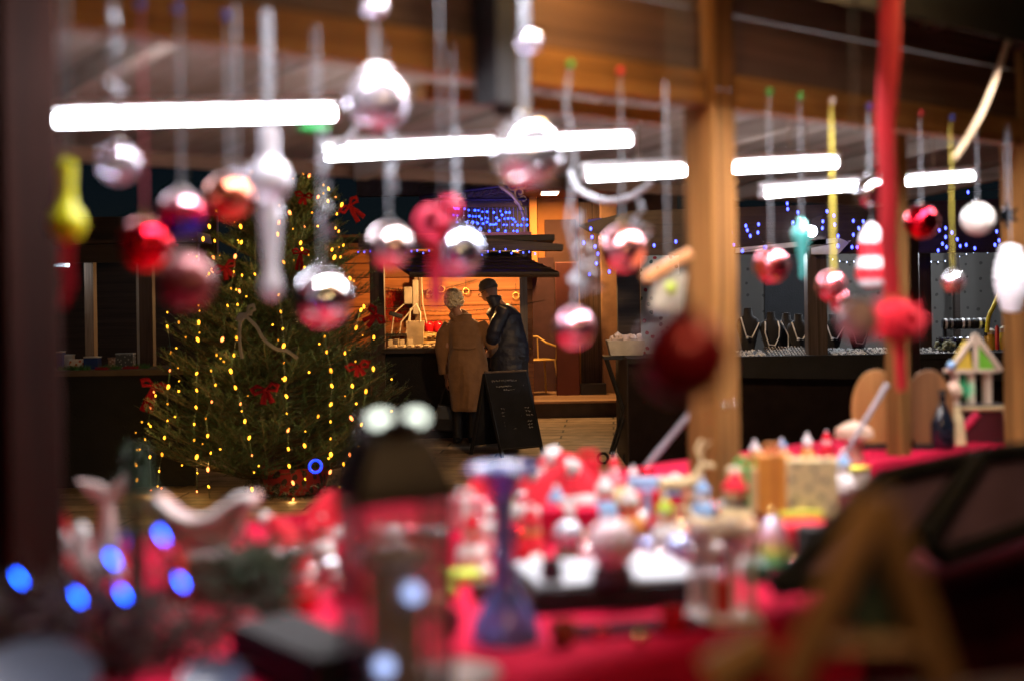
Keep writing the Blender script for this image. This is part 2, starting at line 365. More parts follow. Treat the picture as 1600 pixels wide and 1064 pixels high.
# fluorescent tubes
def tube_light(a, b, label):
    a = Vector(a); b = Vector(b); t = thing('tube_light', label, 'tube light', (a+b)/2, 0, 'white tube lights under the stall ceiling')
    MB().tube([a, a.lerp(b, .5), b], .014, 12).build('tube', M_tube, t, world=True)
    d = (b-a).normalized()
    MB().tube([a-d*.012, a+d*.004], .017, 12).build('end_cap', M_white, t, world=True)
    MB().tube([b-d*.004, b+d*.012], .017, 12).build('end_cap', M_white, t, world=True)
    c = (a+b)/2+Vector((0, 0, .032)); ax = Vector((d.x, d.y, 0)).normalized()
    rot = Matrix((d, Vector((0, 0, 1)).cross(ax), d.cross(Vector((0, 0, 1)).cross(ax)))).transposed()
    MB().box(c, ((b-a).length+.03, .024, .022), rot).build('batten', M_white, t, world=True, bev=.004)
    for s_ in (.2, .8):
        p = a.lerp(b, s_)+Vector((0, 0, .055)); MB().tube([p, Vector((p.x, p.y, 2.2))], .003, 6).build('hanger', M_silver, t, world=True)
    return t
tube_light(P(62, 189, 3.2), P(523, 178, 3.45), 'large glowing tube at upper left, one end behind the thick dark post')
tube_light(P(505, 242, 3.9), P(985, 219, 4.2), 'long glowing tube left of the lit post, behind the big clear bauble')
tube_light(P(915, 276, 4.5), P(1307, 255, 4.8), 'glowing tube whose middle passes behind the lit wooden post')
tube_light(P(1192, 303, 5.3), P(1520, 276, 5.75), 'rightmost glowing tube, behind the thin post and red ribbon')
# lamps of the camera side roof; all bulbs and troughs are assumed or added, unseen
def pendant(u, v, z, label, power):
    p = S(u, v, z); t = thing('unseen_pendant_bulb', label, 'lamp', p, 0, None)
    MB().ball((0, 0, 0), .03, 14, 10).build('bulb', M_warm, t)
    MB().lathe([(.012, .028), (.016, .035), (.016, .07), (.006, .08)], n=14).build('socket', M_black, t)
    MB().tube([(0, 0, .08), (0, 0, rz(v)-z)], .003, 6).build('cord', M_black, t)
    l = bpy.data.lights.new('lamp_glow', 'POINT'); l.energy = power; l.color = (1, .66, .34); l.shadow_soft_size = .035
    lo = bpy.data.objects.new('lamp_glow', l); COL.objects.link(lo); lo.parent = t; lo.location = (0, 0, -.05)
    return t
pendant(-.62, -.27, 2.235, 'assumed warm bare bulb hanging out of frame above the middle of the front counter', 1.3)  # unseen bulb assumed from the warm light on the fascia
pendant(.1, -.82, 2.27, 'added warm bare bulb out of frame over the front counter near the red pompom', 1.5)  # unseen bulb added to light the red pompom
pendant(-2.15, -1.95, 1.98, 'added warm fill bulb nearest the camera, out of frame above the wooden triangle', 4)  # unseen bulb added to brighten the wooden triangle
pendant(-1.27, -1.69, 2.12, 'added warm fill bulb out of frame above the mauve display case', 4)  # unseen bulb added to brighten the mauve lining
def trough(u0, label):  # unseen fixtures added to light the goods on the counter
    p = S(u0+.6, -.45, 2.34); t = thing('fill_trough_light', label, 'tube light', p, TH, 'added trough lights over the front counter')
    MB().tube([(-.6, 0, 0), (0, 0, 0), (.6, 0, 0)], .014, 12).build('tube', em('fill_trough_tube', (1.0, .94, .95), 195), t)
    MB().box((0, -.052, -.068), (1.26, .006, .194)).box((0, .052, -.014), (1.26, .006, .088)).box((0, 0, .034), (1.26, .11, .006)).box((-.63, 0, -.012), (.006, .11, .085)).box((.63, 0, -.012), (.006, .11, .085)).build('fill_trough', M_black, t, ang=0)  # side blades shaped to keep light off the beam and cloth front
    for x in (-.4, .4): MB().tube([(x, 0, .035), (x, 0, .10)], .004, 6).build('hanger', M_silver, t)
trough(-1.86, 'left trough tube light added above the front counter, out of sight over the sleigh')
trough(-.45, 'middle trough tube light added above the front counter, out of sight over the tray')
trough(.8, 'right trough tube light added above the front counter, out of sight over the boxes')

# straps and cables
def cable(pts, r, mat, label, n=30, name='cable', flat=1.0):
    pts = [Vector(p) for p in pts]; out = []
    for i in range(len(pts)-1):
        p0 = pts[max(i-1, 0)]; p1 = pts[i]; p2 = pts[i+1]; p3 = pts[min(i+2, len(pts)-1)]
        for k in range(8):
            t = k/8; out.append(.5*((2*p1)+(p2-p0)*t+(2*p0-5*p1+4*p2-p3)*t*t+(3*p1-p0-3*p2+p3)*t**3))
    out.append(pts[-1])
    o = MB().tube(out, r, 8, flat).build(name, mat, None, world=True, loc=pts[0]); return tag(o, label, name.replace('_', ' '))
M_cable = pm('grey_cable', (.45, .45, .48), .4)
cable([P(1582, 42, 4.4), P(1560, 110, 4.35), P(1530, 185, 4.3), P(1492, 248, 4.3)], .009, pm('tan_strap', (.5, .36, .22), .7), 'tan rope hanging from the dark roof at upper right', name='rope')
cable([P(1455, -12, 4.2), P(1520, 18, 4.3), P(1582, 42, 4.4), P(1640, 72, 4.5)], .010, pm('brown_rope', (.16, .10, .07), .8), 'dark brown rope along the roof at the upper right corner', name='rope')
cable([P(560, 195, 3.7), P(540, 222, 3.7), P(515, 238, 3.75), P(496, 252, 3.8)], .009, M_cable, 'short white cable drooping between the two left tube lights')
cable([P(890, 268, 4.3), P(905, 297, 4.3), P(945, 314, 4.3), P(985, 308, 4.35), P(1018, 286, 4.4)], .010, M_cable, 'looped white cable sagging under the tube beside the lit post')
cable([P(460, 5, 3.0), P(455, 55, 3.0), P(432, 95, 3.0), P(405, 125, 3.0)], .006, M_cable, 'thin pale cable crossing the ceiling above the left tube')

# ================================================================ ORNAMENTS
M_str = thin_glass('organza_ribbon', (.6, .64, .72), .4, .03, .22)
def metal(name, col, rough=.14): return pm(name, col, rough, 1, var=.03, bump=0)
PINS = {'green': (.02, .5, .08), 'blue': (.03, .1, .45), 'red': (.6, .02, .03), 'white': (.8, .7, .6)}
def hang(px, py, label, cat='bauble', v=-.1, d=None, strand=.0022, str_top=None, pin=None, name='bauble', kink=0, group=None, str_mat=None, top_off=0):
    """root of a hanging ornament whose centre is at this pixel; returns root, distance"""
    if d is None: d, u = plane_d(px, v)
    c = P(px, py, d); t = thing(name, label, cat, c, 0, group);
    zt = (str_top if str_top is not None else 2.03)-c.z
    z0 = top_off
    pts = [(0, 0, z0)]
    for k in range(1, 6):
        f = k/6; pts.append((kink*math.sin(k*2.2), kink*.4*math.cos(k*1.7), z0+(zt-z0)*f))
    pts.append((0, 0, zt))
    MB().tube(pts, strand, 6, .35).build('string', str_mat or M_str, t)
    if pin:
        MB().ball((0, -.012, zt), .009, 10, 6).build('pin', pm('pin_'+pin, PINS[pin], .3), t)
    return t, d
def bauble(px, py, dpx, mat, label, cap=M_silver, **kw):
    d = kw.get('d') or plane_d(px, kw.get('v', -.1))[0]; r = dpx/2/FPX*d
    t, d = hang(px, py, label, top_off=r*1.22, **kw)
    MB().ball((0, 0, 0), r, 32, 20).build('ball', mat, t)
    MB().lathe([(r*.2, r*.95), (r*.2, r*1.12), (r*.15, r*1.15), (r*.02, r*1.16)], n=16).build('cap', cap, t)
    MB().torus((0, 0, r*1.2), r*.07, r*.018, 12, 6, Rx(R(90))).build('hook', cap, t)
    return t
B = lambda *a, **k: bauble(*a, **k)
mred = metal('red_mirror', (.75, .01, .03)); mrose = metal('rose_mirror', (.85, .22, .28), .2); mcop = metal('copper_mirror', (.80, .22, .13), .18)
msil = metal('silver_mirror', (.78, .76, .84), .12)
mpinks = metal('rosy_silver', (.86, .70, .72), .15)
B(227, 383, 84, mred, 'shiny crimson bauble lowest of the cluster beside the thick dark post', cap=M_gold, pin='blue', str_mat=pm('dull_red_string', (.3, .05, .07), .6))
B(284, 335, 75, banded('red_blue', [(.30, (.02, .04, .75)), (.42, (.75, .01, .08)), (.62, (.8, .02, .1)), (.8, (.8, .55, .65))], .18), 'bauble with blue bottom, red middle and pale top', pin='blue')
B(358, 308, 75, mcop, 'coppery orange bauble left of the tall glass icicle', pin='blue')
B(185, 256, 66, thin_glass('mist_glass', (.8, .78, .92), .15, .25, .15), 'clear glass bauble just under the large left tube')
B(503, 466, 92, metal('bright_mirror', (.88, .88, .95), .07), 'large mirror silver bauble in front of the tree', v=-.14)
B(608, 385, 74, mpinks, 'silver bauble with rosy underside right of the tree')
B(712, 392, 86, metal('blue_silver', (.62, .70, .92), .18), 'blue-silver bauble beside the red bow with a long tail', v=-.12)
B(973, 390, 74, metal('pink_mirror', (.88, .36, .40), .22), 'rosy pink bauble under the looped cable', cap=M_gold, pin='red')
B(897, 513, 66, metal('pink_mirror_soft', (.88, .40, .50), .25), 'low pink bauble hanging on a kinked ribbon right of the couple', kink=.012, strand=.005, pin='green')
B(1205, 414, 56, mrose, 'dusty rose bauble just right of the lit post', pin='green')
B(1440, 347, 54, mred, 'small glossy red bauble right of the red ribbon', pin='red')
B(1528, 343, 52, pm('pearl', (.75, .70, .66), .25, 0, coat=.6, bump=0, var=.03), 'cream pearl bauble near the right edge', pin='blue')
B(1489, 440, 36, banded('tiny', [(.3, (.85, .7, .5)), (.5, (.8, .15, .25)), (.7, (.8, .8, .85))], .2), 'tiny white and pink bauble on a yellow string', pin='blue', str_mat=pm('yellow_string', (.6, .5, .08), .6))
B(1358, 300, 50, metal('dark_mirror', (.45, .45, .5), .05), 'dark mirror bauble left of the red ribbon, in front of a tube', pin='blue')
B(588, 158, 96, thin_glass('frost_glass', (.86, .82, .95), .2, .4, .5), 'big frosted glass bauble between the two left tubes', v=-.36, str_top=2.3, strand=.006)
B(821, 238, 112, thin_glass('clear_bauble', (.95, .93, 1), .12, .5, .35), 'largest clear glass bauble glaring in front of the long tube', v=-.36, str_top=2.3, strand=.007, cap=M_silver)
B(1068, 556, 142, pm('dark_red_satin', (.20, .004, .010), .35, .4, bump=0, var=.05), 'big dark red bauble covering the foot of the lit post', d=1.4, str_top=2.4, strand=.0015, cap=M_black)
B(290, 440, 88, pm('faded_red', (.25, .06, .07), .3, .3, bump=0), 'dull dark pink bauble low behind the crimson one', v=-.45)
B(1340, 500, 64, pm('mauve_satin', (.55, .38, .45), .4, .2, bump=0), 'mauve satin bauble touching the red pompom', d=2.6, str_top=2.4, strand=.0012)
for px, py, lab in ((588, 116, 'frosted pearl bead sitting on the string of the big frosted bauble'), (821, 202, 'bright pearl bead on the string of the largest clear bauble')):
    d_ = plane_d(px, -.36)[0]; t = thing('glass_bead', lab, 'bead', P(px, py, d_)); MB().ball((0, 0, 0), (24*d_/FPX, 24*d_/FPX, 16*d_/FPX), 20, 12).build('bead', pm('pearl_white', (.85, .83, .9), .15, 0, coat=1, bump=0), t); MB().tube([(0, 0, 0), (0, 0, .05)], .002, 5).build('thread', M_str, t)
# two-lobed red ornament
t, d = hang(1303, 455, 'two-lobed red and pink figure ornament on a yellow ribbon', v=-.1, pin='white', name='hanging_figure', cat='ornament', top_off=.05, str_mat=MATS['yellow_string'], strand=.005)
s = d/FPX; MB().ball((-.2*s*22, 0, 8*s), 24*s, 20, 12).build('head', banded('swirl_red', [(.35, (.8, .02, .05)), (.6, (.85, .45, .5))], .2, spiral=2.5), t); MB().ball((8*s, 0, -15*s), 17*s, 20, 12).build('body', mrose, t)
# teal spindle
t, d = hang(1253, 385, 'teal glass spindle ornament tapering to a point', name='glass_spindle', cat='ornament', pin='green', top_off=.08)
s = d/FPX; MB().lathe([(.5*s, -52*s), (4*s, -48*s), (3*s, -40*s), (6*s, -15*s), (12*s, 5*s), (16*s, 18*s), (15*s, 26*s), (9*s, 32*s), (6*s, 38*s), (3*s, 44*s)], n=20).build('spindle', pm('teal_glass', (.10, .55, .55), .12, .3, coat=.8, bump=0), t)
# long clear icicle
t, d = hang(422, 330, 'tall milky glass icicle ornament with a bulbous top in front of the tree', name='glass_icicle', cat='ornament', top_off=.15, strand=.009, v=-.2)
s = d/FPX; MB().lathe([(2*s, -140*s), (15*s, -132*s), (18*s, -120*s), (15*s, -105*s), (11*s, -90*s), (17*s, -20*s), (19*s, 0), (15*s, 12*s), (30*s, 32*s), (34*s, 50*s), (26*s, 72*s), (14*s, 84*s), (14*s, 130*s), (6*s, 134*s)], n=24).build('icicle', thin_glass('milk_glass', (.85, .85, .95), .3, .2, .5), t)
# spoon shape, yellow-green
t, d = hang(105, 350, 'acid yellow drop ornament with a long neck and a red ribbon tail', name='drop_ornament', cat='ornament', v=-.3, top_off=.11, strand=.008)
s = d/FPX; ylw = pm('acid_yellow', (.72, .74, .01), .35, var=.05)
MB().lathe([(2*s, -29*s), (20*s, -22*s), (29*s, -2*s), (25*s, 14*s), (14*s, 28*s), (11*s, 50*s), (13*s, 95*s), (8*s, 98*s)], n=24).build('drop', ylw, t)
MB().tube([(0, 0, -26*s), (-3*s, 0, -60*s), (2*s, 0, -90*s), (-8*s, 0, -130*s)], [10*s, 10*s, 9*s, 5*s], 10, .25).build('ribbon_tail', pm('coral_ribbon', (.75, .03, .10), .5), t)
# red bow with tail
d = 2.7; s = d/FPX; c = P(690, 355, d)
t = thing('ribbon_bow', 'bright red ribbon bow with a long tail beside the blue-silver bauble', 'bow', c)
rb = pm('coral_ribbon', (.75, .03, .10), .5)
MB().torus((-14*s, 0, 2*s), 24*s, 9*s, 24, 8, Rx(R(80)) @ Ry(R(30))).build('loop', rb, t)
MB().torus((12*s, 0, 26*s), 15*s, 8*s, 24, 8, Rx(R(80)) @ Ry(R(-30))).build('loop', rb, t)
MB().ball((0, 0, 5*s), 12*s).build('knot', rb, t)
MB().tube([(-6*s, 0, 0), (-12*s, 0, -50*s), (-10*s, 0, -90*s), (-11*s, 0, -122*s)], [9*s, 11*s, 11*s, 11*s], 10, .2).build('ribbon_tail', rb, t)
MB().tube([(0, 0, 30*s), (4*s, 0, 700*s)], .0012, 6).build('string', M_str, t)
# santa-style striped ornament
t, d = hang(1362, 400, 'red and white striped figure ornament left of the red ribbon', name='striped_ornament', cat='ornament', pin='red', top_off=.09)
s = d/FPX; st = banded('stripe_red', [(.12, (.7, .72, .8)), (.16, (.7, .03, .05)), (.30, (.75, .03, .05)), (.34, (.8, .75, .8)), (.46, (.8, .75, .8)), (.5, (.75, .02, .04)), (.68, (.75, .02, .04)), (.72, (.8, .75, .85))], .35, 0)
MB().lathe([(3*s, -52*s), (20*s, -46*s), (26*s, -28*s), (22*s, -8*s), (18*s, 0), (21*s, 14*s), (18*s, 32*s), (10*s, 45*s), (3*s, 52*s)], n=24).build('figure', st, t)
MB().ball((-16*s, -.01, -22*s), 8*s).build('arm', mred, t); MB().ball((16*s, -.01, -22*s), 8*s).build('arm', mred, t)
# spiral shell at the right edge
t, d = hang(1580, 436, 'white spiral shell ornament cut by the right edge', name='spiral_ornament', cat='ornament', v=-.12, top_off=.12)
s = d/FPX; m_ = MB()
for k in range(9): m_.torus((0, 0, (45-k*11)*s), (8+13*math.sin(math.pi*(k+.5)/9))*s, 7.5*s, 20, 8, Rx(R(18)))
m_.ball((0, 0, 0), (18*s, 18*s, 50*s)); m_.build('shell', pm('white_gloss', (.75, .74, .80), .2, coat=.5, bump=0), t)
# star near right
t, d = hang(1572, 337, 'small silver star ornament at the right edge', name='star_ornament', cat='ornament', v=-.1, top_off=.04)
s = d/FPX; pts = [Vector((math.sin(math.pi*k/6)*(24 if k % 2 == 0 else 9)*s, -.006, math.cos(math.pi*k/6)*(24 if k % 2 == 0 else 9)*s)) for k in range(12)]
MB().prism(pts, (0, .012, 0)).build('star', msil, t)
# little birdhouse left of the post
t, d = hang(1044, 450, 'hanging wooden birdhouse ornament with tilted orange roof left of the lit post', name='birdhouse_ornament', cat='ornament', d=3.4, str_top=2.0, top_off=.06)
s = d/FPX; rt = Ry(R(-28))
MB().box((0, 0, -5*s), (46*s, 40*s, 62*s), Ry(R(10))).build('house_body', pm('ochre_paint', (.45, .40, .30), .5), t, bev=.003)
MB().box((-2*s, 0, 34*s), (84*s, 52*s, 15*s), rt).build('roof', pm('orange_roof', (.75, .33, .12), .5), t, bev=.003)
MB().ball((2*s, -20*s, 0), (8*s, 6*s, 10*s)).build('door', pm('lime_paint', (.45, .6, .05), .5), t)
# pompom + long red ribbon
pd_ = plane_d(1401, -.58)[0]; c = P(1401, 500, pd_); s = pd_/FPX
t = thing('pompom_ornament', 'fluffy red pompom on a long red ribbon hanging before the thin post', 'ornament', c)
m_ = MB()
for k in range(900):
    a = Vector((random.gauss(0, 1), random.gauss(0, 1), random.gauss(0, 1))).normalized(); b2 = a.orthogonal().normalized()*.0022
    L_ = random.uniform(.8, 1.2)*48*s; q = Vector((a.x*L_, a.y*L_, a.z*L_)); m_.add([b2, -b2, q], [(0, 1, 2)])
m_.ball((0, 0, 0), 34*s).build('pompom', M_redfelt, t, ang=0)
MB().tube([(-6*s, 0, 40*s), (-12*s, 0, 120*s), (-10*s, 0, 200*s), (-14*s, 0, 300*s), (-4*s, 0, 420*s), (0, 0, 620*s)], [13*s, 14*s, 14*s, 15*s, 17*s, 17*s], 10, .15).build('ribbon', pm('deep_red_ribbon', (.42, .006, .016), .7), t)
MB().tube([(4*s, 0, -35*s), (6*s, 0, -110*s)], [10*s, 7*s], 8, .2).build('ribbon_tail', M_redfelt, t)
# loose clear pieces / curled ribbons on strings
def curl(px, y0, y1, wpx, label, d=None, amp=6, mat=M_str, v=-.1, tex=3):
    if d is None: d = plane_d(px, v)[0]
    s = d/FPX; c = P(px, y1, d); t = thing('curled_ribbon', label, 'ribbon', c); pts = []
    n_ = 30
    for k in range(n_+1):
        z = (y1-y0)*s*k/n_; f = 1-k/n_
        pts.append((amp*s*f*math.sin(k*tex*.35), amp*s*f*math.cos(k*tex*.3), z))
    MB().tube(pts, wpx/2*s, 8, .25).build('ribbon', mat, t)
    return t
curl(612, 100, 300, 12, 'pale ribbon strip hanging above the silver rosy bauble', amp=4)
curl(508, 190, 370, 14, 'pale curled ribbon strip with a loop above the mirror silver bauble', amp=10)
curl(905, 330, 462, 16, 'twisting pale ribbon above the low pink bauble', amp=14, tex=2)
curl(922, 380, 455, 9, 'thin smoky curl of ribbon right of the twisting pale ribbon', amp=24, tex=2, mat=pm('smoky_ribbon', (.2, .2, .22), .5))
curl(180, 5, 190, 9, 'wavy pale ribbon hanging over the ceiling at upper left', amp=16, tex=3, d=2.3)
curl(714, 200, 340, 10, 'straight pale ribbon above the red bow', amp=2)
curl(1000, 310, 372, 9, 'short slanted ribbon beside the rosy pink bauble', amp=22, tex=1)
t, d = hang(585, 14, 'small glass drop cut by the top edge', name='glass_drop', cat='ornament', v=-.36, str_top=2.3)
s = d/FPX; MB().ball((0, 0, 0), (20*s, 20*s, 14*s)).build('drop', MATS['frost_glass'], t)
t, d = hang(826, 66, 'dim glass drop above the largest clear bauble', name='glass_drop', cat='ornament', v=-.36, str_top=2.3)
s = d/FPX; MB().ball((0, 0, 0), (20*s, 20*s, 20*s)).build('drop', MATS['mist_glass'], t)
t, d = hang(372, 272, 'tiny clear drop left of the tall glass icicle', name='glass_drop', cat='ornament', v=-.2)
s = d/FPX; MB().ball((0, 0, 0), (14*s, 10*s, 8*s)).build('drop', MATS['mist_glass'], t)
t, d = hang(490, 200, 'flat green glass leaf under the end of the left tube', name='leaf_ornament', cat='ornament', v=-.1)
s = d/FPX; MB().ball((0, 0, 0), (24*s, 8*s, 7*s)).build('leaf', pm('leaf_green', (.03, .5, .12), .3), t)

# ================================================================ CHRISTMAS TREE
TD = 11.0
tb = P(415, 763, TD); tb.z = 0
tree = thing('christmas_tree', 'tall bushy Christmas tree strung with warm yellow lights', 'christmas tree', tb)
def tree_r(z):   # crown radius at height z
    pts = [(.10, .38), (.22, 1.0), (.42, 1.12), (.75, 1.02), (1.05, .90), (1.4, .74), (1.8, .59), (2.1, .45), (2.35, .29), (2.55, .08)]
    for (a, ra), (b, rb_) in zip(pts, pts[1:]):
        if a <= z <= b: return ra+(rb_-ra)*(z-a)/(b-a)
    return .03
def tree_mesh(seed, n_br):
    rnd = random.Random(seed); m_ = MB(); V_ = []; F_ = []
    tw = MB()
    def needle_row(a, b, nn, ln):
        ax = (b-a); L = ax.length
        if L < 1e-4: return
        ax.normalize(); o1 = ax.orthogonal().normalized(); o2 = ax.cross(o1)
        for k in range(nn):
            f = (k+rnd.random())/nn; an = rnd.uniform(0, 6.283); rd = o1*math.cos(an)+o2*math.sin(an)
            p = a.lerp(b, f); q = p+(ax*.75+rd*.75)*ln*rnd.uniform(.7, 1.2)
            sd = ax.cross(rd).normalized()*.0021
            i = len(V_); V_.extend([p-sd, p+sd, q]); F_.append((i, i+1, i+2))
    for i in range(n_br):
        z = .16+2.25*(rnd.random()**1.0); az = rnd.uniform(0, 6.283)
        Rr = tree_r(z)*rnd.uniform(.72, 1.08)
        if rnd.random() < .04: Rr *= 1.12
        d_ = Vector((math.cos(az), math.sin(az), 0)); start = Vector((0, 0, max(.12, z-.22*Rr))) + d_*.02
        tip = d_*Rr+Vector((0, 0, z+.12*Rr+rnd.uniform(-.03, .05)))
        mid = start.lerp(tip, .55)+Vector((0, 0, -.10*Rr))
        prev = start; steps = 7; pts = []
        for k in range(steps+1):
            t_ = k/steps; p = start*(1-t_)**2+mid*2*t_*(1-t_)+tip*t_*t_; pts.append(p)
        tw.tube(pts, [.007*(1-.8*k/steps) for k in range(steps+1)], 4)
        for k in range(2, steps):
            a, b = pts[k], pts[k+1]
            needle_row(a, b, 16, .024)
            for sg in (-1, 1, 0):
                side = Vector((-d_.y, d_.x, 0))*sg
                L2 = Rr*.30*(1.15-k/steps)*rnd.uniform(.7, 1.2)+.05
                e = a+((b-a).normalized()*.75+side*.7+Vector((0, 0, rnd.uniform(.1, .5)))).normalized()*L2
                nn = max(6, int(L2*210)); needle_row(a, e, nn, .024)
                if rnd.random() < .6: tw.tube([a, e], [.0028, .001], 3)
    return tw, V_, F_
tw, V_, F_ = tree_mesh(3, 620)
for v in tw.v: v.x += v.z*.095
for v in V_: v.x += v.z*.095
tw.build('branches', pm('fir_twig', (.10, .065, .03), .8), tree, ang=0)
nm = MB(); nm.v = V_; nm.f = F_
M_fir = pm('fir_needles', (.036, .074, .028), .6, var=.5, vs=6, bump=0)
nm.build('foliage', M_fir, tree, ang=0)
MB().tube([(0, 0, .05), (.11, 0, 1.2), (.235, 0, 2.5)], [.05, .03, .006], 8).build('trunk', pm('fir_bark', (.08, .05, .03), .9), tree)
# pot wrapped in plaid, dark tinsel round it
pc = P(462, 772, 10.9); pc.z = 0
pot = thing('plant_pot', 'tree pot wrapped in dark red plaid cloth', 'pot', pc)
MB().lathe([(.18, 0), (.22, .02), (.27, .20), (.28, .22), (.25, .22), (.23, .1)], n=28).build('pot', pattern('plaid_red', (.22, .01, .015), (.02, .01, .01), 14, .30), pot)
m_ = MB()
for k in range(1500):
    a = random.uniform(0, 6.283); b = random.uniform(0, 6.283); rr = .34+.05*math.cos(b); p = Vector((rr*math.cos(a), rr*math.sin(a), .06+.05*math.sin(b)))
    dd = Vector((random.gauss(0, 1), random.gauss(0, 1), random.gauss(0, 1))).normalized(); s_ = dd.orthogonal().normalized()*.002; m_.add([p-s_, p+s_, p+dd*.04], [(0, 1, 2)])
o = m_.build('tinsel_garland', pm('dark_tinsel', (.08, .10, .09), .3, .6, bump=0), None, ang=0); o.location = pc+Vector((0, 0, .0)); tag(o, 'dark tinsel garland lying round the foot of the plaid pot', 'tinsel')
# strands
M_led3 = em('tree_led_dim', (1.0, .38, .02), 1.1)
M_led = em('tree_led', (1.0, .40, .02), 3.0); M_led2 = em('tree_led_red', (1.0, .22, .05), 3.0)
LO = lambda L: [(160+x/3.325, 520+y/3.325) for x, y in L]; HI = lambda L: [(160+x/3.325, 240+y/3.325) for x, y in L]
strands = [
 ('lowest short strand at the far left skirt of the tree', LO([(180, 600), (176, 680), (180, 758)])),
 ('strand passing through the leftmost red bow', LO([(268, 300), (276, 320), (250, 382), (240, 465), (250, 478), (222, 547), (247, 638), (253, 810)])),
 ('strand just right of the leftmost red bow', LO([(357, 100), (350, 190), (342, 275), (338, 362), (338, 450), (322, 538), (310, 625), (295, 712), (287, 790), (307, 800)])),
 ('strand down the left side above the sleigh\'s left scroll', HI([(500, 785), (500, 873), (495, 960)]) + LO([(495, 30), (490, 205), (490, 292), (486, 380), (477, 468), (477, 550), (490, 638), (493, 722), (491, 818)])),
 ('strand ending over the white sleigh', LO([(593, 110), (565, 190), (587, 265), (568, 352), (538, 438), (547, 528), (563, 617), (548, 703), (552, 792), (557, 880)])),
 ('strand beside the pale dangling ribbon end', LO([(697, 22), (683, 110), (667, 193), (691, 278), (718, 362), (740, 453), (763, 538), (777, 630), (788, 718), (777, 805)])),
 ('strand hanging straight below the tall glass icicle to the pot', HI([(942, 560), (917, 730), (927, 817), (937, 905), (942, 993)]) + LO([(943, 150), (948, 233), (956, 323), (958, 413), (964, 501), (966, 596), (970, 685), (990, 772), (992, 858)])),
 ('strand hanging straight below the large mirror silver bauble', HI([(1155, 945), (1165, 1025)]) + LO([(1187, 190), (1192, 269), (1187, 365), (1185, 455), (1185, 543), (1187, 625), (1183, 716)])),
 ('strand down the right side of the skirt', LO([(1260, 102), (1298, 270), (1293, 437), (1283, 625), (1251, 674), (1231, 794)])),
 ('outermost right strand near the lower right bow', LO([(1408, 182), (1369, 298), (1344, 470), (1271, 785)])),
 ('strand slanting past the blue light ring', LO([(1121, 427), (1050, 579), (1053, 753), (1010, 918)])),
 ('short strand at upper left behind the copper bauble', HI([(712, 66), (775, 92), (757, 125), (706, 155), (660, 148)])),
 ('strand on the upper left edge below the blue and red bauble', HI([(590, 295), (555, 375), (523, 440), (490, 530), (452, 590)])),
 ('short strand right of the upper left edge one', HI([(583, 450), (577, 535), (573, 603), (555, 620)])),
 ('strand down the upper left half below the copper bauble', HI([(718, 375), (710, 457), (722, 457), (690, 530), (683, 610), (668, 697), (650, 785), (623, 960)])),
 ('strand between the copper bauble and the glass icicle', HI([(800, 293), (792, 622), (725, 628), (712, 710), (702, 780), (697, 953)])),
 ('strand showing through the tall glass icicle', HI([(883, 270), (918, 355), (912, 415)])),
 ('strand right of the glass icicle\'s bulb', HI([(990, 125), (973, 303), (990, 387), (1050, 375), (1030, 460), (1037, 492), (1071, 522)])),
 ('strand round the top right of the crown', HI([(1043, 100), (1075, 110), (1117, 85), (1147, 82), (1148, 160), (1175, 180), (1120, 222), (1172, 243), (1212, 222), (1243, 262), (1218, 310)])),
 ('strand at the upper right edge by the upright bow', HI([(1212, 383), (1228, 400), (1252, 472), (1193, 495), (1205, 535), (1237, 533), (1283, 640), (1288, 645)])),
 ('strand down the right edge beside the dark stall post', HI([(1358, 790), (1343, 808), (1318, 900), (1410, 950), (1260, 1030)]) + LO([(1410, 20)])),
 ('strand of tiny bulbs in the left edge foliage', HI([(380, 738), (405, 745), (337, 820), (397, 872), (337, 895), (357, 1030)])),
]
bulb_mesh = None
for si, (lab, pl) in enumerate(strands):
    pts = []
    for (px, py) in pl:
        z = 1.5+(460-py)/FPX*TD; rr = tree_r(max(.12, z)); x = (px-415-z*19)/FPX*TD
        dy = math.sqrt(max(0, (rr*1.02)**2-x*x)); pts.append(P(px, py, TD-dy-.02))
    t = thing('light_strand', 'warm yellow ' + lab, 'string light', pts[-1], 0, 'strands of warm lights on the Christmas tree')
    MB().tube(pts, .0018, 4).build('wire', pm('green_wire', (.02, .05, .02), .5), t, world=True)
    for k, p in enumerate(pts):
        q = p+Vector((0, 0, -.008))-t.location
        if k % 3 == 1: point(t, q+Vector((0, -.07, 0)), .36, (1, .55, .15), .03)
        rv = random.random(); mt = M_led2 if rv < .2 else (M_led3 if rv < .38 else M_led)
        m_ = MB().ball((0, 0, 0), (.009, .009, .016), 6, 5); sz = random.choice((.45, .6, .8, .95, 1.15)); m_.v = [v*sz for v in m_.v]
        m_.xf(Matrix.Rotation(random.uniform(-.5, .5), 4, 'Y')); m_.v = [v+q for v in m_.v]; m_.build('bulb', mt, t)
for si, (n_, lab) in enumerate(((34, 'loose strand of dim bulbs deep in the lower branches'), (22, 'loose strand of dim bulbs deep in the upper branches'))):
    pl = []
    for k in range(n_):
        z = (.25+k/n_*1.0) if si == 0 else (1.2+k/n_*1.15); a = k*2.4; rr = tree_r(z)*random.uniform(.72, .95); pl.append(tree.location+Vector((rr*math.cos(a), -abs(rr*math.sin(a)), z))+Vector((z*.095, 0, 0)))
    t = thing('light_strand', lab+' of the tree', 'string light', pl[0], 0, 'strands of warm lights on the Christmas tree')
    for p in pl: MB().ball(p-t.location, random.uniform(.004, .008), 6, 5).build('bulb', M_led3 if random.random() < .5 else M_led, t)
    MB().tube(pl, .0012, 3).build('wire', MATS['green_wire'], t, world=True)
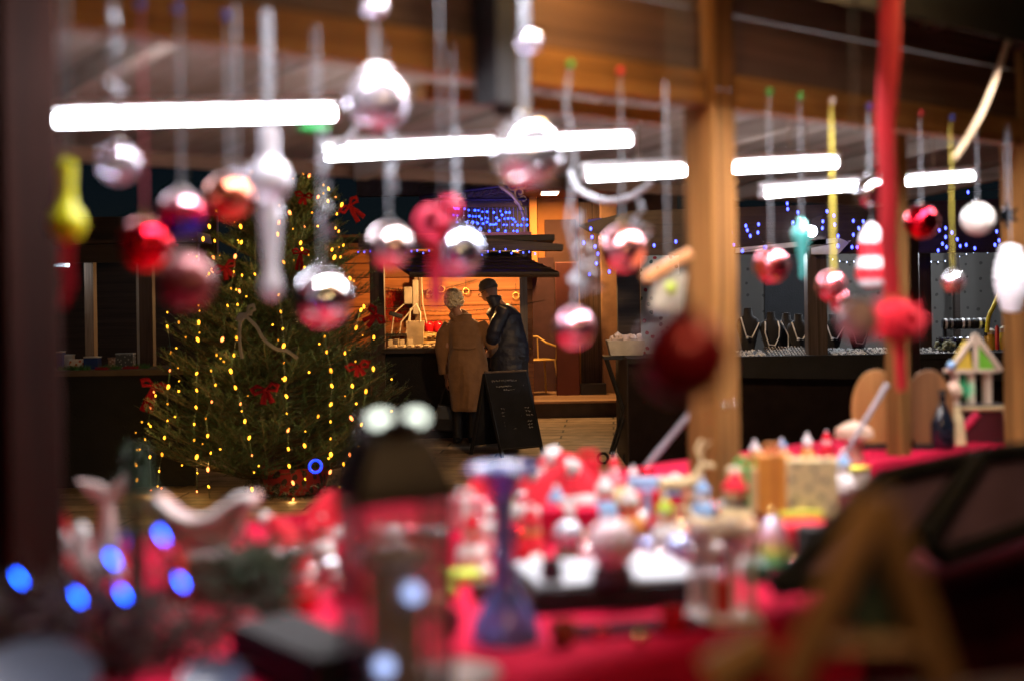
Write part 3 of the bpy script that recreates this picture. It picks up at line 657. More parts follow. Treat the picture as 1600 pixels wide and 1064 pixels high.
# bows on the tree
M_bow = pm('tree_bow_red', (.12, .003, .008), .9, spec=.1)
def bow(px, py, size, label, tilt=0, tail=1.0, d=None, mat=None, kind='bow'):
    z = 1.5+(460-py)/FPX*TD; x = (px-415-z*19)/FPX*TD
    if d is None: d = TD-math.sqrt(max(0, tree_r(z)**2-x*x))-.05
    s = size*.8*d/FPX; t = thing('ribbon_bow', label, 'bow', P(px, py, d), 0, None); rt = Ry(tilt); mat = mat or M_bow
    for sg in (-1, 1):
        loop = [(0, 0, 0), (sg*.35*s, -.1*s, .22*s), (sg*.62*s, -.15*s, .10*s), (sg*.5*s, -.12*s, -.12*s), (sg*.2*s, -.06*s, -.06*s), (0, 0, 0)]
        MB().tube([rt @ Vector(p) for p in loop], [.014*s, .026*s, .032*s, .026*s, .018*s, .014*s], 8, 4, up=(0, 1, 0)).build('loop', mat, t)
        tl = [(0, 0, 0), (sg*.12*s, -.05*s, -.35*s*tail), (sg*.22*s, -.03*s, -.75*s*tail)]
        MB().tube([rt @ Vector(p) for p in tl], [.02*s, .032*s, .035*s], 8, 4, up=(0, 1, 0)).build('tail', mat, t)
    MB().ball((0, -.05*s, 0), .09*s).build('knot', mat, t); return t
bow(241, 602, 40, 'red bow with one long tail on the left skirt of the tree', .3, 1.8)
bow(415, 608, 42, 'red bow low in the middle of the tree', -.15, .9)
bow(475, 306, 26, 'red bow near the tree top beside the icicle', .2, .9)
bow(546, 322, 34, 'red bow sticking out of the upper right edge', -.7, 1.4, d=10.9)
bow(588, 492, 34, 'red bow on the right edge before the dark stall post', .9, 1.1, d=10.8)
bow(560, 572, 36, 'red bow at the lower right of the tree', -.2, .7)
bow(352, 418, 36, 'red bow on the upper left of the tree', -.4, .9)
bow(470, 395, 26, 'thin red ribbon bow under the tree top, right of the icicle', .1, 1.8)
d = 10.0
cable([P(378, 560, d), P(374, 530, d), P(376, 500, d), P(380, 492, d), P(400, 510, d), P(412, 530, d), P(432, 545, d), P(448, 548, d), P(465, 560, d)], .012, pm('cream_ribbon', (.42, .36, .27), .6), 'cream ribbon curling over the middle of the tree', name='ribbon', flat=.25)
bow(386, 490, 34, 'cream ribbon loop at the centre of the tree', -.7, .3, d=10.0, mat=MATS['cream_ribbon'])
t = MB().torus((0, 0, 0), .042, .008, 24, 8, Rx(R(90)) @ Ry(.3)).build('light_ring', em('blue_ring', (.008, .04, 1.0), 1.6), None); t.location = P(493, 728, 9.8); tag(t, 'small glowing blue ring low on the tree', 'ornament')

# ================================================================ COUPLE'S STALL  (far centre)
fs = thing('jewellery_stall', 'far wooden stall lit orange inside, with shingled flap over the couple', 'market stall', P(710, 460, 15.6).xy.to_3d())
def fb(mb, px0, px1, d0, d1, z0, z1):
    """box between two photo columns (at depth d0) from depth d0 to d1 and heights z0..z1"""
    x0 = (px0-800)/FPX*d0; x1 = (px1-800)/FPX*d0
    return mb.box(((x0+x1)/2, (d0+d1)/2, (z0+z1)/2), (abs(x1-x0), abs(d1-d0), z1-z0))
M_beige = pm('beige_card', (.62, .5, .33), .7)
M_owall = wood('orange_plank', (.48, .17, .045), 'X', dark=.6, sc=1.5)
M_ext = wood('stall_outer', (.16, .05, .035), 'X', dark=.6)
for k in range(13):
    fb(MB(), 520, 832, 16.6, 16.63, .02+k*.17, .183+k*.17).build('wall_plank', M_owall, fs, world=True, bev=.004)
fb(MB(), 578, 600, 14.95, 15.1, 0, 2.05).build('post', M_dkz, fs, world=True)
fb(MB(), 812, 824, 14.95, 15.1, 0, 2.0).build('post', wood('pale_post', (.26, .20, .15), 'Z'), fs, world=True)
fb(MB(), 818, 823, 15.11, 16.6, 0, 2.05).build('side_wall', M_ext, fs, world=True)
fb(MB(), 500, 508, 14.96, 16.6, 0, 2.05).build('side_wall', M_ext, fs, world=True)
fb(MB(), 500, 577, 15.02, 15.06, 0, .93).build('front_panel', M_dkz, fs, world=True)
fb(MB(), 601, 811, 14.98, 15.02, 0, .9).build('front_panel', M_blackcloth, fs, world=True)
fb(MB(), 598, 811, 14.9, 15.55, .90, .95).build('counter_top', M_dkw, fs, world=True)
fb(MB(), 601, 811, 16.25, 16.55, 1.04, 1.07).build('shelf', M_dkw, fs, world=True)
fb(MB(), 648, 657, 16.45, 16.55, 1.07, 2.0).build('inner_post', wood('inner_post', (.22, .14, .08), 'Z'), fs, world=True)
for k in range(7):
    c = P(610+k*5.2+(k % 2)*3, 536, 15.7+.12*(k % 3)); t = thing('price_card', ['small cream price card leaning at the left of the lit counter', 'price card beside the leftmost one', 'third small price card from the left post', 'middle price card left of the paper bag', 'price card touching the paper bag', 'price card half behind the paper bag', 'rightmost price card by the paper bag'][k], 'price card', Vector((c.x, c.y, .952)))
    MB().box((0, 0, .035), (.05, .006, .07), Rx(-.2)).build('card', M_beige, t); MB().box((0, .02, .004), (.05, .05, .008)).build('stand', M_dkw, t)
for k, (px, py, lab) in enumerate(((690, 452, 'small hanging charm on the orange wall between the two heads, upper'), (728, 455, 'small hanging charm on the orange wall right of the blond head'), (672, 458, 'small hanging charm on the orange wall above the red candles'), (806, 462, 'small hanging charm on the orange wall right of the knit hat'), (800, 490, 'small hanging charm at the right end of the orange wall'))):
    c = P(px, py, 16.5); t = thing('hanging_charm', lab, 'charm', c); MB().tube([(0, 0, .02), (0, 0, .14)], .003, 5).build('cord', M_dkw, t); MB().torus((0, 0, 0), .035, .009, 14, 6, Rx(R(90))).build('ring', M_gold, t)
# stepped shingle flap
def flap(p, thick, mat, par, name='roof_flap'):
    return MB().prism(p, (0, 0, thick)).build(name, mat, par, world=True, ang=0)
flap([P(590, 398, 15.0), P(800, 398, 15.0), P(874, 431, 14.15), P(640, 431, 14.15)], .035, wood('flap_wood', (.045, .026, .018), 'X', dark=.6), fs)
for k in range(1, 6):
    f = k/6; a = P(590, 398, 15.0).lerp(P(640, 431, 14.15), f); b = P(800, 398, 15.0).lerp(P(874, 431, 14.15), f)
    MB().tube([a+Vector((0, 0, .04)), b+Vector((0, 0, .04))], .008, 6).build('flap_batten', M_dkw, fs, world=True)
MB().tube([P(640, 431, 14.14), P(874, 431, 14.14)], .02, 6).build('flap_edge', wood('flap_edge', (.10, .055, .035), 'X'), fs, world=True)
MB().tube([P(590, 396, 15.0), P(803, 396, 15.0)], .014, 6).build('ridge_trim', wood('ridge_trim', (.45, .26, .14), 'X'), fs, world=True)
fb(MB(), 500, 868, 14.9, 16.7, 2.06, 2.12).build('roof', M_dkw, fs, world=True)
MB().prism([P(560, 366, 14.6), P(700, 368, 14.6), P(880, 382, 14.6), P(880, 391, 14.6), P(800, 391, 14.6), P(560, 386, 14.6)], (0, .5, 0)).build('roof_edge', wood('roof_edge', (.13, .075, .05), 'X'), fs, world=True, ang=0)
# assumed stall lamps: unseen warm bulbs under the flap
lt = thing('assumed_stall_lamp', 'assumed warm work lamp hidden under the flap of the orange-lit stall', 'lamp', P(700, 410, 15.6))
MB().ball((0, 0, 0), .035).build('bulb', M_warm, lt); MB().lathe([(.07, .0), (.05, .05), (.02, .09), (.01, .1)], n=16).build('shade', M_black, lt)
MB().tube([(0, 0, .1), (0, 0, 2.06-lt.location.z)], .004, 6).build('cord', M_black, lt)
point(lt, (0, -.02, -.06), 42, (1, .52, .17))
lt2 = thing('assumed_stall_lamp', 'second assumed warm work lamp over the right end of the orange-lit stall', 'lamp', P(800, 412, 15.5))
MB().ball((0, 0, 0), .035).build('bulb', M_warm, lt2); MB().lathe([(.07, .0), (.05, .05), (.02, .09), (.01, .1)], n=16).build('shade', M_black, lt2)
MB().tube([(0, 0, .1), (0, 0, 2.06-lt2.location.z)], .004, 6).build('cord', M_black, lt2)
point(lt2, (0, -.02, -.06), 30, (1, .52, .17))
# things in the stall
c = P(667, 548, 15.15); c.z = .952
t = thing('display_mat', 'beige display mat of small carved pieces on the orange-lit counter', 'mat', c)
MB().box((0, 0, .006), (.82, .40, .012)).build('mat', pattern('carved_mat', (.62, .46, .28), (.12, .06, .03), 22, .28), t)
for r_ in range(4):
    for k in range(9):
        MB().box((-.36+k*.09, -.15+r_*.1, .02), (.06, .035, .014), Rz(random.uniform(-.3, .3))).build('carved_piece', M_beige, t, bev=.003)
c = P(649, 524, 15.75); t = thing('paper_bag', 'open beige paper bag with string handles on the orange-lit stall', 'bag', Vector((c.x, c.y, .952)))
MB().loft([[(-.085, -.03, 0), (.085, -.03, 0), (.085, .03, 0), (-.085, .03, 0)], [(-.10, -.045, .27), (.10, -.045, .27), (.10, .045, .27), (-.10, .045, .27)]]).build('bag', M_beige, t, ang=0)
for y in (-.045, .045): MB().tube([(-.06, y, .26), (-.05, y, .40), (.02, y, .46), (.06, y, .36), (.06, y, .26)], .004, 6).build('handle', pm('bag_handle', (.6, .55, .45), .7), t)
MB().box((0, 0, -.001), (.3, .2, .002)).build('stand', M_dkw, t)
c = P(638, 462, 16.4); t = thing('power_box', 'pale junction box with dangling cables on the inner post', 'socket box', c)
MB().box((0, 0, 0), (.10, .06, .20)).build('box', pm('grey_plastic', (.36, .31, .25), .5), t, bev=.01); MB().box((.085, -.01, -.02), (.07, .06, .40)).build('box', MATS['grey_plastic'], t, bev=.01)
for k, pts in enumerate([[(-.05, -.05, -.1), (-.16, -.1, -.2), (-.2, -.1, -.5), (-.05, -.1, -.55), (.02, -.08, -.2)], [(.05, -.05, -.15), (-.08, -.1, -.3), (-.12, -.1, -.6)], [(.2, -.05, .5), (.16, -.05, .2), (.17, -.08, -.1), (.24, -.1, -.45)]]):
    MB().tube(pts, .007, 6).build('plug_cable', pm('cream_cable', (.6, .52, .4), .5), t)
MB().box((-.14, -.09, -.22), (.16, .05, .05), Ry(.3)).build('plug', M_black, t, bev=.008)
for x, lb in ((670, 'left'), (684, 'right')):
    c = P(x, 490, 16.35); t = thing('red_candle', lb + ' of the two small red glass candles on the back shelf', 'candle', Vector((c.x, c.y, 1.072)))
    MB().lathe([(.04, 0), (.055, .02), (.06, .09), (.045, .13), (.04, .135)], n=16).build('glass_cup', pm('ruby_glass', (.6, .01, .02), .15, 0, coat=.5, bump=0), t)
    MB().lathe([(.02, 0), (.03, .01), (.012, .03), (.012, .15)], n=12).build('base', M_gold, t)
# wicker pieces
for i, (x, w_) in enumerate(((665, .25), (690, .22))):
    c = P(x, 505, 15.9); t = thing('wicker_wreath', ('left' if i == 0 else 'right') + ' gold twig wreath behind the display mat', 'wreath', Vector((c.x, c.y, .965)))
    m_ = MB()
    for k in range(7): m_.torus((random.uniform(-.03, .03), random.uniform(-.02, .02), .02+k*.014), w_*.5*random.uniform(.8, 1.1), .008, 20, 5, Rx(random.uniform(-.25, .25)))
    m_.build('wreath', pm('gold_twig', (.45, .28, .1), .5), t)
c = P(619, 478, 16.55); m_ = MB()
for k in range(700):
    a = random.uniform(0, 6.283); p = Vector((.14*math.cos(a), random.uniform(-.03, .03), .20*math.sin(a)))*random.uniform(.3, 1); dd = Vector((random.gauss(0, 1), random.gauss(0, 1), random.gauss(0, 1))).normalized(); s_ = dd.orthogonal().normalized()*.003; m_.add([p-s_, p+s_, p+dd*.05], [(0, 1, 2)])
o = m_.build('tinsel_bunch', pm('red_tinsel', (.6, .02, .02), .3, .5, bump=0), None, ang=0); o.location = c; tag(o, 'red tinsel bunch on the plank wall of the orange-lit stall', 'tinsel')
m_ = MB(); prev = None
for (xa, ya), (xb, yb) in (((602, 450), (745, 437)), ((602, 482), (850, 470))):
    for k in range(170):
        f = k/170; sag = math.sin(f*math.pi)*10; p = P(xa+(xb-xa)*f, ya+(yb-ya)*f+sag, 16.5); dd = Vector((random.gauss(0, 1), random.gauss(0, 1), random.gauss(0, 1))).normalized(); s_ = dd.orthogonal().normalized()*.003; m_.add([p-s_, p+s_, p+dd*.04], [(0, 1, 2)])
    m_.tube([P(xa+(xb-xa)*f/10, ya+(yb-ya)*f/10+math.sin(f/10*math.pi)*10, 16.5) for f in range(11)], .004, 4)
    o = m_.build('wall_garland', pm('brown_garland', (.09, .05, .03), .7), None, world=True, loc=P(xa, ya, 16.5), ang=0); tag(o, 'thin dark garland strung along the ' + ('upper' if ya == 450 else 'lower') + ' part of the orange plank wall', 'garland'); m_ = MB()
for k in range(10):
    c = P(742+k*7, 541, 15.2+.1*(k % 3)); c.z = .952
    t = MB().lathe([(.02, 0), (.028, .01), (.03, .05), (.015, .07), (.02, .09)], n=10).build('small_vessel', pm('dark_glaze', (.05, .04, .04), .2, bump=0), None); t.location = c
    tag(t, 'small dark glazed pot in the row behind the man on the lit counter', 'pot', 'small dark pots on the lit counter')
# crates of LED lights along roof edge: blue garland
def led_line(name, label, pts, mat, sag=0.0, rad=.007, wire=True, group=None):
    t = thing(name, label, 'string light', pts[0], 0, group)
    if wire: MB().tube(pts, .0025, 4).build('wire', pm('dark_wire', (.03, .03, .04), .6), t, world=True)
    for p in pts:
        m_ = MB().ball(p-t.location, (rad, rad, rad*1.5), 6, 5); m_.build('bulb', mat, t)
    return t
M_blue = em('blue_led', (.10, .16, 1.0), 11); M_violet = em('violet_led', (.05, .07, 1.0), 4.5); M_white_led = em('white_led', (.55, .65, 1.0), 3)
led_line('led_garland', 'violet blue garland along the roof edge above the couple', [P(560+k*9.2, 395+random.uniform(-5, 4), 14.5) for k in range(31)], M_violet)

# ---------------------------------------------------------------- building behind
bd = thing('building', 'dark reddish building with an orange-lit porch behind the stalls', 'building', P(920, 460, 18).xy.to_3d())
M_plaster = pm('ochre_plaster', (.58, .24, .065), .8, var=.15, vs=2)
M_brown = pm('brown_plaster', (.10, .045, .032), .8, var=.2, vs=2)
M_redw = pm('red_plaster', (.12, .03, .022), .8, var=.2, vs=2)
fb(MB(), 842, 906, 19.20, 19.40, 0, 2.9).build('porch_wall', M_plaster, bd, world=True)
fb(MB(), 829, 841, 18.80, 19.00, 1.75, 3.2).build('column', M_plaster, bd, world=True, bev=.01)
fb(MB(), 853, 902, 19.10, 19.18, .3, 1.92+.57).build('shutter', M_brown, bd, world=True)
fb(MB(), 820, 1010, 17.50, 19.20, 2.78, 2.9).build('soffit', pm('soffit_paint', (.25, .10, .05), .8), bd, world=True)
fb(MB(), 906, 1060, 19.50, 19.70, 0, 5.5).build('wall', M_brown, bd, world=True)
fb(MB(), 560, 1060, 19.80, 20.10, 2.9, 3.4).build('upper_wall', pm('night_plaster', (.05, .05, .06), .9), bd, world=True)
fb(MB(), 940, 966, 18.50, 18.70, 0, 2.78).build('column', pm('tan_plaster', (.30, .17, .09), .8), bd, world=True, bev=.01)
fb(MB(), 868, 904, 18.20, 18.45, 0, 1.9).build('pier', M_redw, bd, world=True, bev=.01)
for k in range(9): fb(MB(), 907+k*3.7, 907+k*3.7+3.2, 18.80, 18.83, .15, 2.7).build('board', wood('door_boards', (.10, .06, .04), 'Z'), bd, world=True)
fb(MB(), 690, 835, 19.20, 19.40, 1.9, 3.1).build('purple_wall', pm('mauve_plaster', (.30, .22, .45), .8), bd, world=True)
fb(MB(), 700, 828, 18.90, 19.10, 2.30, 2.66).build('dark_lintel', M_black, bd, world=True)
fb(MB(), 824, 866, 19.0, 19.15, 0, 1.98).build('wall', pm('dark_wine_wall', (.06, .022, .022), .8), bd, world=True)
lc = P(859, 303, 18.0); t = thing('ceiling_panel_light', 'square glowing panel light in the orange porch', 'lamp', Vector((lc.x, lc.y, 2.77)))
MB().box((0, 0, 0), (.20, .55, .02)).build('diffuser', em('panel_glow', (1, .72, .42), 12), t); MB().box((0, 0, .006), (.24, .6, .02)).build('frame', M_white, t)
l = bpy.data.lights.new('panel_glow', 'AREA'); l.shape = 'RECTANGLE'; l.size = .2; l.size_y = .5; l.energy = 42; l.color = (1, .50, .16)
lo = bpy.data.objects.new('panel_glow', l); COL.objects.link(lo); lo.parent = t; lo.location = (0, 0, -.03)
# wrought iron canopy and bracket
ir = thing('iron_canopy', 'ornate wrought iron canopy with scrolls before the purple wall', 'canopy', P(770, 300, 16.8))
M_iron = pm('black_iron', (.03, .02, .03), .5, .4); M_giron = pm('gilded_iron', (.55, .36, .12), .4, .3)
ID = 16.8
MB().tube([P(776, 283, ID), P(783, 292, ID), P(800, 305, ID), P(812, 320, ID), P(819, 340, ID), P(822, 374, ID)], .028, 8).build('bracket', M_giron, ir, world=True)
def spiral(px, py, r, a0, turns, sgn=1):
    return [P(px+r*(1-k/22)*math.cos(a0+sgn*k/22*turns*6.283), py+r*(1-k/22)*math.sin(a0+sgn*k/22*turns*6.283), ID) for k in range(20)]
for (x, y, r_, a) in ((800, 291, 8, 0), (812, 302, 10, 1), (818, 312, 7, 2), (792, 286, 6, 3), (806, 284, 6, 4), (816, 290, 7, 5), (809, 314, 6, 1.5)):
    MB().tube(spiral(x, y, r_, a, 1.5), .010, 5).build('scroll', M_giron, ir, world=True)
for k in range(6):
    x = 722+k*12.5; MB().tube([P(x, 304-k*2, ID)]+[P(x+7*math.cos(a_), 304-k*2+8*math.sin(a_), ID) for a_ in (2.6, 2.0, 1.57, 1.1, .5, 0)], .011, 5).build('scroll', M_iron, ir, world=True)
    MB().tube(spiral(x+7, 300-k*2, 4, k, 1.3), .009, 5).build('scroll', M_iron, ir, world=True)
for (a, b) in (((655, 308), (790, 290)), ((655, 312), (822, 312))): MB().tube([P(*a, ID), P(*b, ID)], .02, 6).build('rail', M_iron, ir, world=True)
MB().prism([P(652, 296, ID+.2), P(660, 288, ID+.3), P(790, 278, ID+.6), P(830, 282, ID+.6), P(825, 290, ID+.2), P(665, 309, ID+.1)], (0, .05, .03)).build('canopy_roof', pm('slate_canopy', (.07, .065, .07), .4), ir, world=True, ang=0)
# blue icicle curtain
rows = [(318, [320, 333, 347, 365, 375, 0]), ]
pts = [(320, 346), (332, 354), (342, 350), (352, 356), (398, 356), (428, 365), (472, 367), (497, 367), (526, 378), (560, 377), (608, 382), (656, 373), (697, 382), (722, 383), (432, 407), (458, 410), (477, 411), (503, 411), (548, 421), (566, 427), (628, 422), (686, 428), (712, 426), (736, 424), (752, 432), (821, 430), (849, 433), (414, 453), (458, 452), (486, 455), (492, 462), (531, 463), (583, 470), (610, 470), (624, 466), (680, 472), (702, 473), (744, 471), (781, 475), (808, 474), (848, 474), (430, 493), (466, 498), (513, 499), (576, 517), (635, 512), (640, 508), (693, 517), (750, 516), (778, 517), (362, 490), (340, 452), (344, 404), (318, 402), (600, 470), (560, 452), (520, 430), (645, 440), (668, 400), (765, 450)]
t = thing('light_curtain', 'curtain of bright blue icicle lights under the iron canopy', 'string light', P(770, 320, 16.6))
MB().tube([P(640+310/4.626, 250+335/4.626, 16.6), P(640+860/4.626, 250+372/4.626, 16.6)], .004, 5).build('wire', MATS['dark_wire'], t, world=True)
for x_ in range(330, 860, 30): MB().tube([P(640+x_/4.626, 250+345/4.626, 16.6), P(640+x_/4.626+1, 250+500/4.626, 16.6)], .003, 4).build('wire', pm('pale_wire', (.15, .12, .3), .6), t, world=True)
M_blue2 = em('deep_blue_led', (.02, .06, 1.0), 4)
for (a, b) in pts: MB().ball(P(640+a/4.626, 250+b/4.626, 16.6)-t.location, .011 if random.random() < .5 else .015, 6, 5).build('bulb', M_blue2, t)
point(t, (.1, -.3, -.1), 7, (.25, .2, 1.0), .2)

# step, chair
st_ = thing('wooden_step', 'low wooden terrace step behind the chalkboard', 'step', P(905, 640, 17.6).xy.to_3d())
fb(MB(), 800, 1010, 17.25, 19.6, .0, .17).build('riser', pm('stone_riser', (.07, .055, .045), .8), st_, world=True)
for k in range(8): fb(MB(), 800, 1012, 17.20+k*.31, 17.49+k*.31, .172, .20).build('tread_plank', wood('tread', (.42, .25, .14), 'X'), st_, world=True, bev=.004)
fb(MB(), 905, 945, 18.2, 18.4, .2, .34).build('black_kerb', M_black, st_, world=True)
c = P(839, 610, 18.4); ch = thing('bistro_chair', 'brass-coloured metal bistro chair beside the pale stall post', 'chair', Vector((c.x, c.y, .2)), R(20))
M_br = pm('brass_chair', (.62, .40, .10), .4, .3)
def tb_(n_, pts, r=.013): MB().tube(pts, r, 8).build(n_, M_br, ch)
tb_('leg', [(-.18, -.18, .45), (-.24, -.22, 0)]); tb_('leg', [(.18, -.18, .45), (.24, -.22, 0)]); tb_('leg', [(-.18, .18, .45), (-.22, .24, 0)]); tb_('leg', [(.18, .18, .45), (.22, .24, 0)])
MB().box((0, 0, .45), (.38, .38, .02)).build('seat', M_br, ch, bev=.008)
tb_('back_frame', [(-.2, -.2, .45), (-.21, -.2, .62), (-.2, .15, .66), (-.1, .22, .74), (.1, .22, .74), (.2, .15, .66), (.21, -.2, .62), (.2, -.2, .45)])
for x in (-.1, 0, .1): tb_('back_slat', [(x, .2, .45), (x, .22, .72)], .009)

# ---------------------------------------------------------------- chalkboard
cbd = thing('chalkboard', 'black A-frame chalkboard with faint chalk menu standing on the paving', 'chalkboard', P(790, 705, 13.5).xy.to_3d())
H_ = [P(757, 584, 13.38), P(822, 581, 13.55)]; Fp = [P(785, 715, 13.08), P(848, 709, 13.28)]; Bp = [P(736, 709, 13.35), P(790, 702, 13.62)]
for a, b in ((H_[0], Fp[0]), (H_[1], Fp[1])): MB().tube([a, b], .018, 4).build('leg', M_black, cbd, world=True, ang=0)
for a, b in ((H_[0], Bp[0]), (H_[1], Bp[1])): MB().tube([a, b], .018, 4).build('leg', M_black, cbd, world=True, ang=0)
nrm = ((H_[1]-H_[0]).cross(Fp[0]-H_[0])).normalized()
if nrm.y > 0: nrm = -nrm
f_ = .90
MB().prism([H_[0], H_[1], H_[1].lerp(Fp[1], f_), H_[0].lerp(Fp[0], f_)], nrm*.012).build('board', pm('chalk_black', (.012, .013, .018), .85, var=.4, vs=4, spec=.2), cbd, world=True, ang=0)
MB().prism([H_[0], H_[1], H_[1].lerp(Bp[1], f_), H_[0].lerp(Bp[0], f_)], (0, .012, 0)).build('board', MATS['chalk_black'], cbd, world=True, ang=0)
MB().tube([H_[0]+Vector((0, 0, .01)), H_[1]+Vector((0, 0, .01))], .014, 6).build('top_rail', wood('board_rail', (.16, .11, .08), 'X'), cbd, world=True)
MB().tube([H_[0].lerp(Fp[0], f_), H_[1].lerp(Fp[1], f_)], .014, 6).build('bottom_rail', M_black, cbd, world=True)
M_chalk = pm('chalk', (.50, .48, .45), .9, bump=0)
def bpt(s_, t_): return (H_[0].lerp(H_[1], s_)).lerp(Fp[0].lerp(Fp[1], s_), t_)+nrm*.0145
chm = MB()
for (y, x0, x1, hh) in ((.10, .12, .72, .028), (.17, .2, .6, .02), (.215, .35, .66, .018), (.44, .2, .45, .02), (.48, .2, .42, .02), (.53, .2, .62, .02), (.60, .2, .45, .02), (.64, .2, .47, .02), (.68, .2, .44, .02), (.17, .78, .86, .02), (.44, .78, .9, .02), (.48, .78, .88, .02), (.53, .78, .9, .02), (.6, .78, .88, .02), (.64, .78, .9, .02), (.68, .78, .88, .02)):
    x = x0
    while x < x1:
        w_ = random.uniform(.03, .06)*.9; prev = None; pts = [bpt(x+w_*k/4, y+random.uniform(-hh, hh)*.5) for k in range(5)]
        for a, b in zip(pts, pts[1:]):
            dn = Vector((0, 0, .0045)); chm.add([a, b, b+dn, a+dn], [(0, 1, 2, 3)])
        x += w_+random.uniform(.006, .03)
chm.build('chalk_writing', M_chalk, cbd, world=True, ang=0)

# ================================================================ PEOPLE
SKIN = pm('skin', (.50, .26, .17), .5, var=.08, sss=.1)
def head_mesh(m_, c, s, yaw, pitch, bald=False):
    """head about .23 tall facing -y before yaw; c centre"""
    h = MB().ball((0, 0, 0), (.075, .095, .115), 24, 18)
    out = []
    for v in h.v:
        x, y, z = v
        if z < -.03: x *= 1+(z+.03)*3.0; y = y*(1+(z+.03)*1.2)-.010          # jaw
        if y < -.05 and abs(x) < .05 and abs(z-.015) < .02 and abs(x) > .015: y += .008  # eye sockets
        out.append(Vector((x, y, z)))
    h.v = out
    h.loft([[Vector((a*.012*f, -.088-.022*f2, zz)) + Vector((0, b*.006, 0)) for a, b in ((-1, 1), (1, 1), (.4, -1), (-.4, -1))] for zz, f, f2 in ((.02, .5, .0), (-.005, .8, .5), (-.028, 1.3, 1.0), (-.036, 1.1, .2))])
    for sx in (-1, 1): h.ball((sx*.077, .01, -.005), (.010, .018, .03), 10, 8)
    h.tube([(-.025, -.088, -.058), (0, -.096, -.057), (.025, -.088, -.058)], .006, 6)
    rot = Rz(yaw) @ Rx(pitch)
    h.v = [rot @ (v*s)+Vector(c) for v in h.v]; m_.add(h.v, h.f); return rot
def hand(m_, wrist, dirv, side, s=1.0):
    """palm plus five curled fingers"""
    w_ = Vector(wrist); d_ = Vector(dirv).normalized(); sd = Vector(side).normalized(); nn = d_.cross(sd)
    m_.tube([w_, w_+d_*.035*s, w_+d_*.085*s], [.024*s, .036*s, .036*s], 10, .5, up=sd)
    for k, L_ in enumerate((.065, .075, .07, .055)):
        b = w_+d_*.08*s+sd*(.027-.018*k)*s; m_.tube([b, b+d_*L_*.5*s+nn*.006, b+d_*L_*.8*s+nn*.028*s], [.0085*s, .008*s, .0065*s], 6)
    b = w_+d_*.03*s+sd*.03*s; m_.tube([b, b+(d_*.03+sd*.022)*s+nn*.01, b+(d_*.06+sd*.02)*s+nn*.03], [.011*s, .010*s, .008*s], 6)
def wrinkle(m_, amp, sc, seed): return m_.wob(amp, sc, seed)
# ---- woman
wr = P(727, 690, 14.45); wr.z = 0
wm = thing('person', 'person with curly blond hair in a long camel coat, leaning over the counter', 'person', wr)
b = MB()
rotw = head_mesh(b, (-.10, .17, 1.435), 1.0, R(180+28), R(32))
b.tube([(.03, .02, .80), (.03, .05, 1.0), (.02, .10, 1.16), (-.04, .13, 1.27), (-.09, .16, 1.38)], [.11, .09, .08, .045, .045], 12)
for sx in (-1, 1): b.tube([(.03+sx*.08, .02, .85), (.02+sx*.075, .0, .5), (.0+sx*.075, .0, .12), (.0+sx*.075, .0, .05)], [.08, .05, .032, .032], 10)
b.tube([(-.16, .09, 1.20), (-.19, .05, .98), (-.185, .09, .66)], [.05, .04, .026], 10); hand(b, (-.185, .09, .66), (.02, .08, -1), (0, 1, 0))
b.tube([(.19, .09, 1.20), (.27, .04, .98), (.24, .25, .90)], [.05, .042, .028], 10); hand(b, (.24, .25, .90), (-.2, 1, -.1), (1, 0, 0))
fuse(b.build('body', SKIN, wm), .009, 3)
co = MB()
co.oval([(.04, 0, .33, .165, .15), (.045, 0, .36, .172, .158), (.045, .0, .6, .19, .17), (.035, .01, .80, .19, .165), (.02, .03, .98, .165, .135), (.02, .06, 1.10, .175, .125), (.01, .09, 1.19, .175, .11), (-.015, .11, 1.245, .13, .09), (-.04, .125, 1.285, .075, .075)], 28)
co.tube([(-.13, .10, 1.215), (-.185, .08, 1.10), (-.205, .06, .96), (-.205, .09, .80), (-.19, .10, .70)], [.065, .068, .062, .055, .05], 12)
co.tube([(.15, .10, 1.215), (.22, .07, 1.10), (.275, .03, .97), (.27, .13, .92), (.245, .22, .90)], [.065, .07, .064, .056, .05], 12)
co.tube([(-.09, .07, 1.26), (-.02, .035, 1.285), (.06, .08, 1.27)], .035, 8)
co.v = [Vector((.02+(v.x-.02)*1.08, v.y*1.04, v.z)) for v in co.v]
co = co.wob(.024, 5, 1).wob(.009, 15, 5)
co.v = [v+Vector((.012*math.sin(v.x*26+v.y*9)*max(0, min(1, (.95-v.z)/.5)), .026*math.cos(v.x*30+v.z*3)*max(0, min(1, (.95-v.z)/.5)), 0)) for v in co.v]
M_camel = pm('camel_wool', (.29, .145, .062), .9, var=.18, vs=9, bump=1.0, bs=15, sheen=.3)
cob = co.build('coat', M_camel, wm); fuse(cob, .009, 2)
MB().torus((-.05, .12, 1.295), .078, .026, 24, 8, Rx(.5)).build('collar', M_camel, wm)
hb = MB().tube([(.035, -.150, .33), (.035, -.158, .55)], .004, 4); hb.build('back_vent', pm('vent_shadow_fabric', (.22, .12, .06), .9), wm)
bt = MB().tube([(-.10, -.105, .975), (-.03, -.118, .968), (.05, -.122, .965), (.12, -.105, .97)], .014, 8, .35, up=(0, 0, 1)); bt.build('half_belt', M_camel, wm)
hr = MB()
for k in range(300):
    a = Vector((random.gauss(0, 1), random.gauss(0, 1), random.gauss(0, 1))).normalized()
    if a.z < -.55 or (a @ (rotw @ Vector((0, -1, 0)))) > .62: continue
    hr.ball(Vector((-.10, .165, 1.448))+Vector((a.x*.092, a.y*.105, a.z*.110)), random.uniform(.009, .021), 8, 6)
hr.ball((-.10, .17, 1.448), (.085, .098, .112), 16, 12)
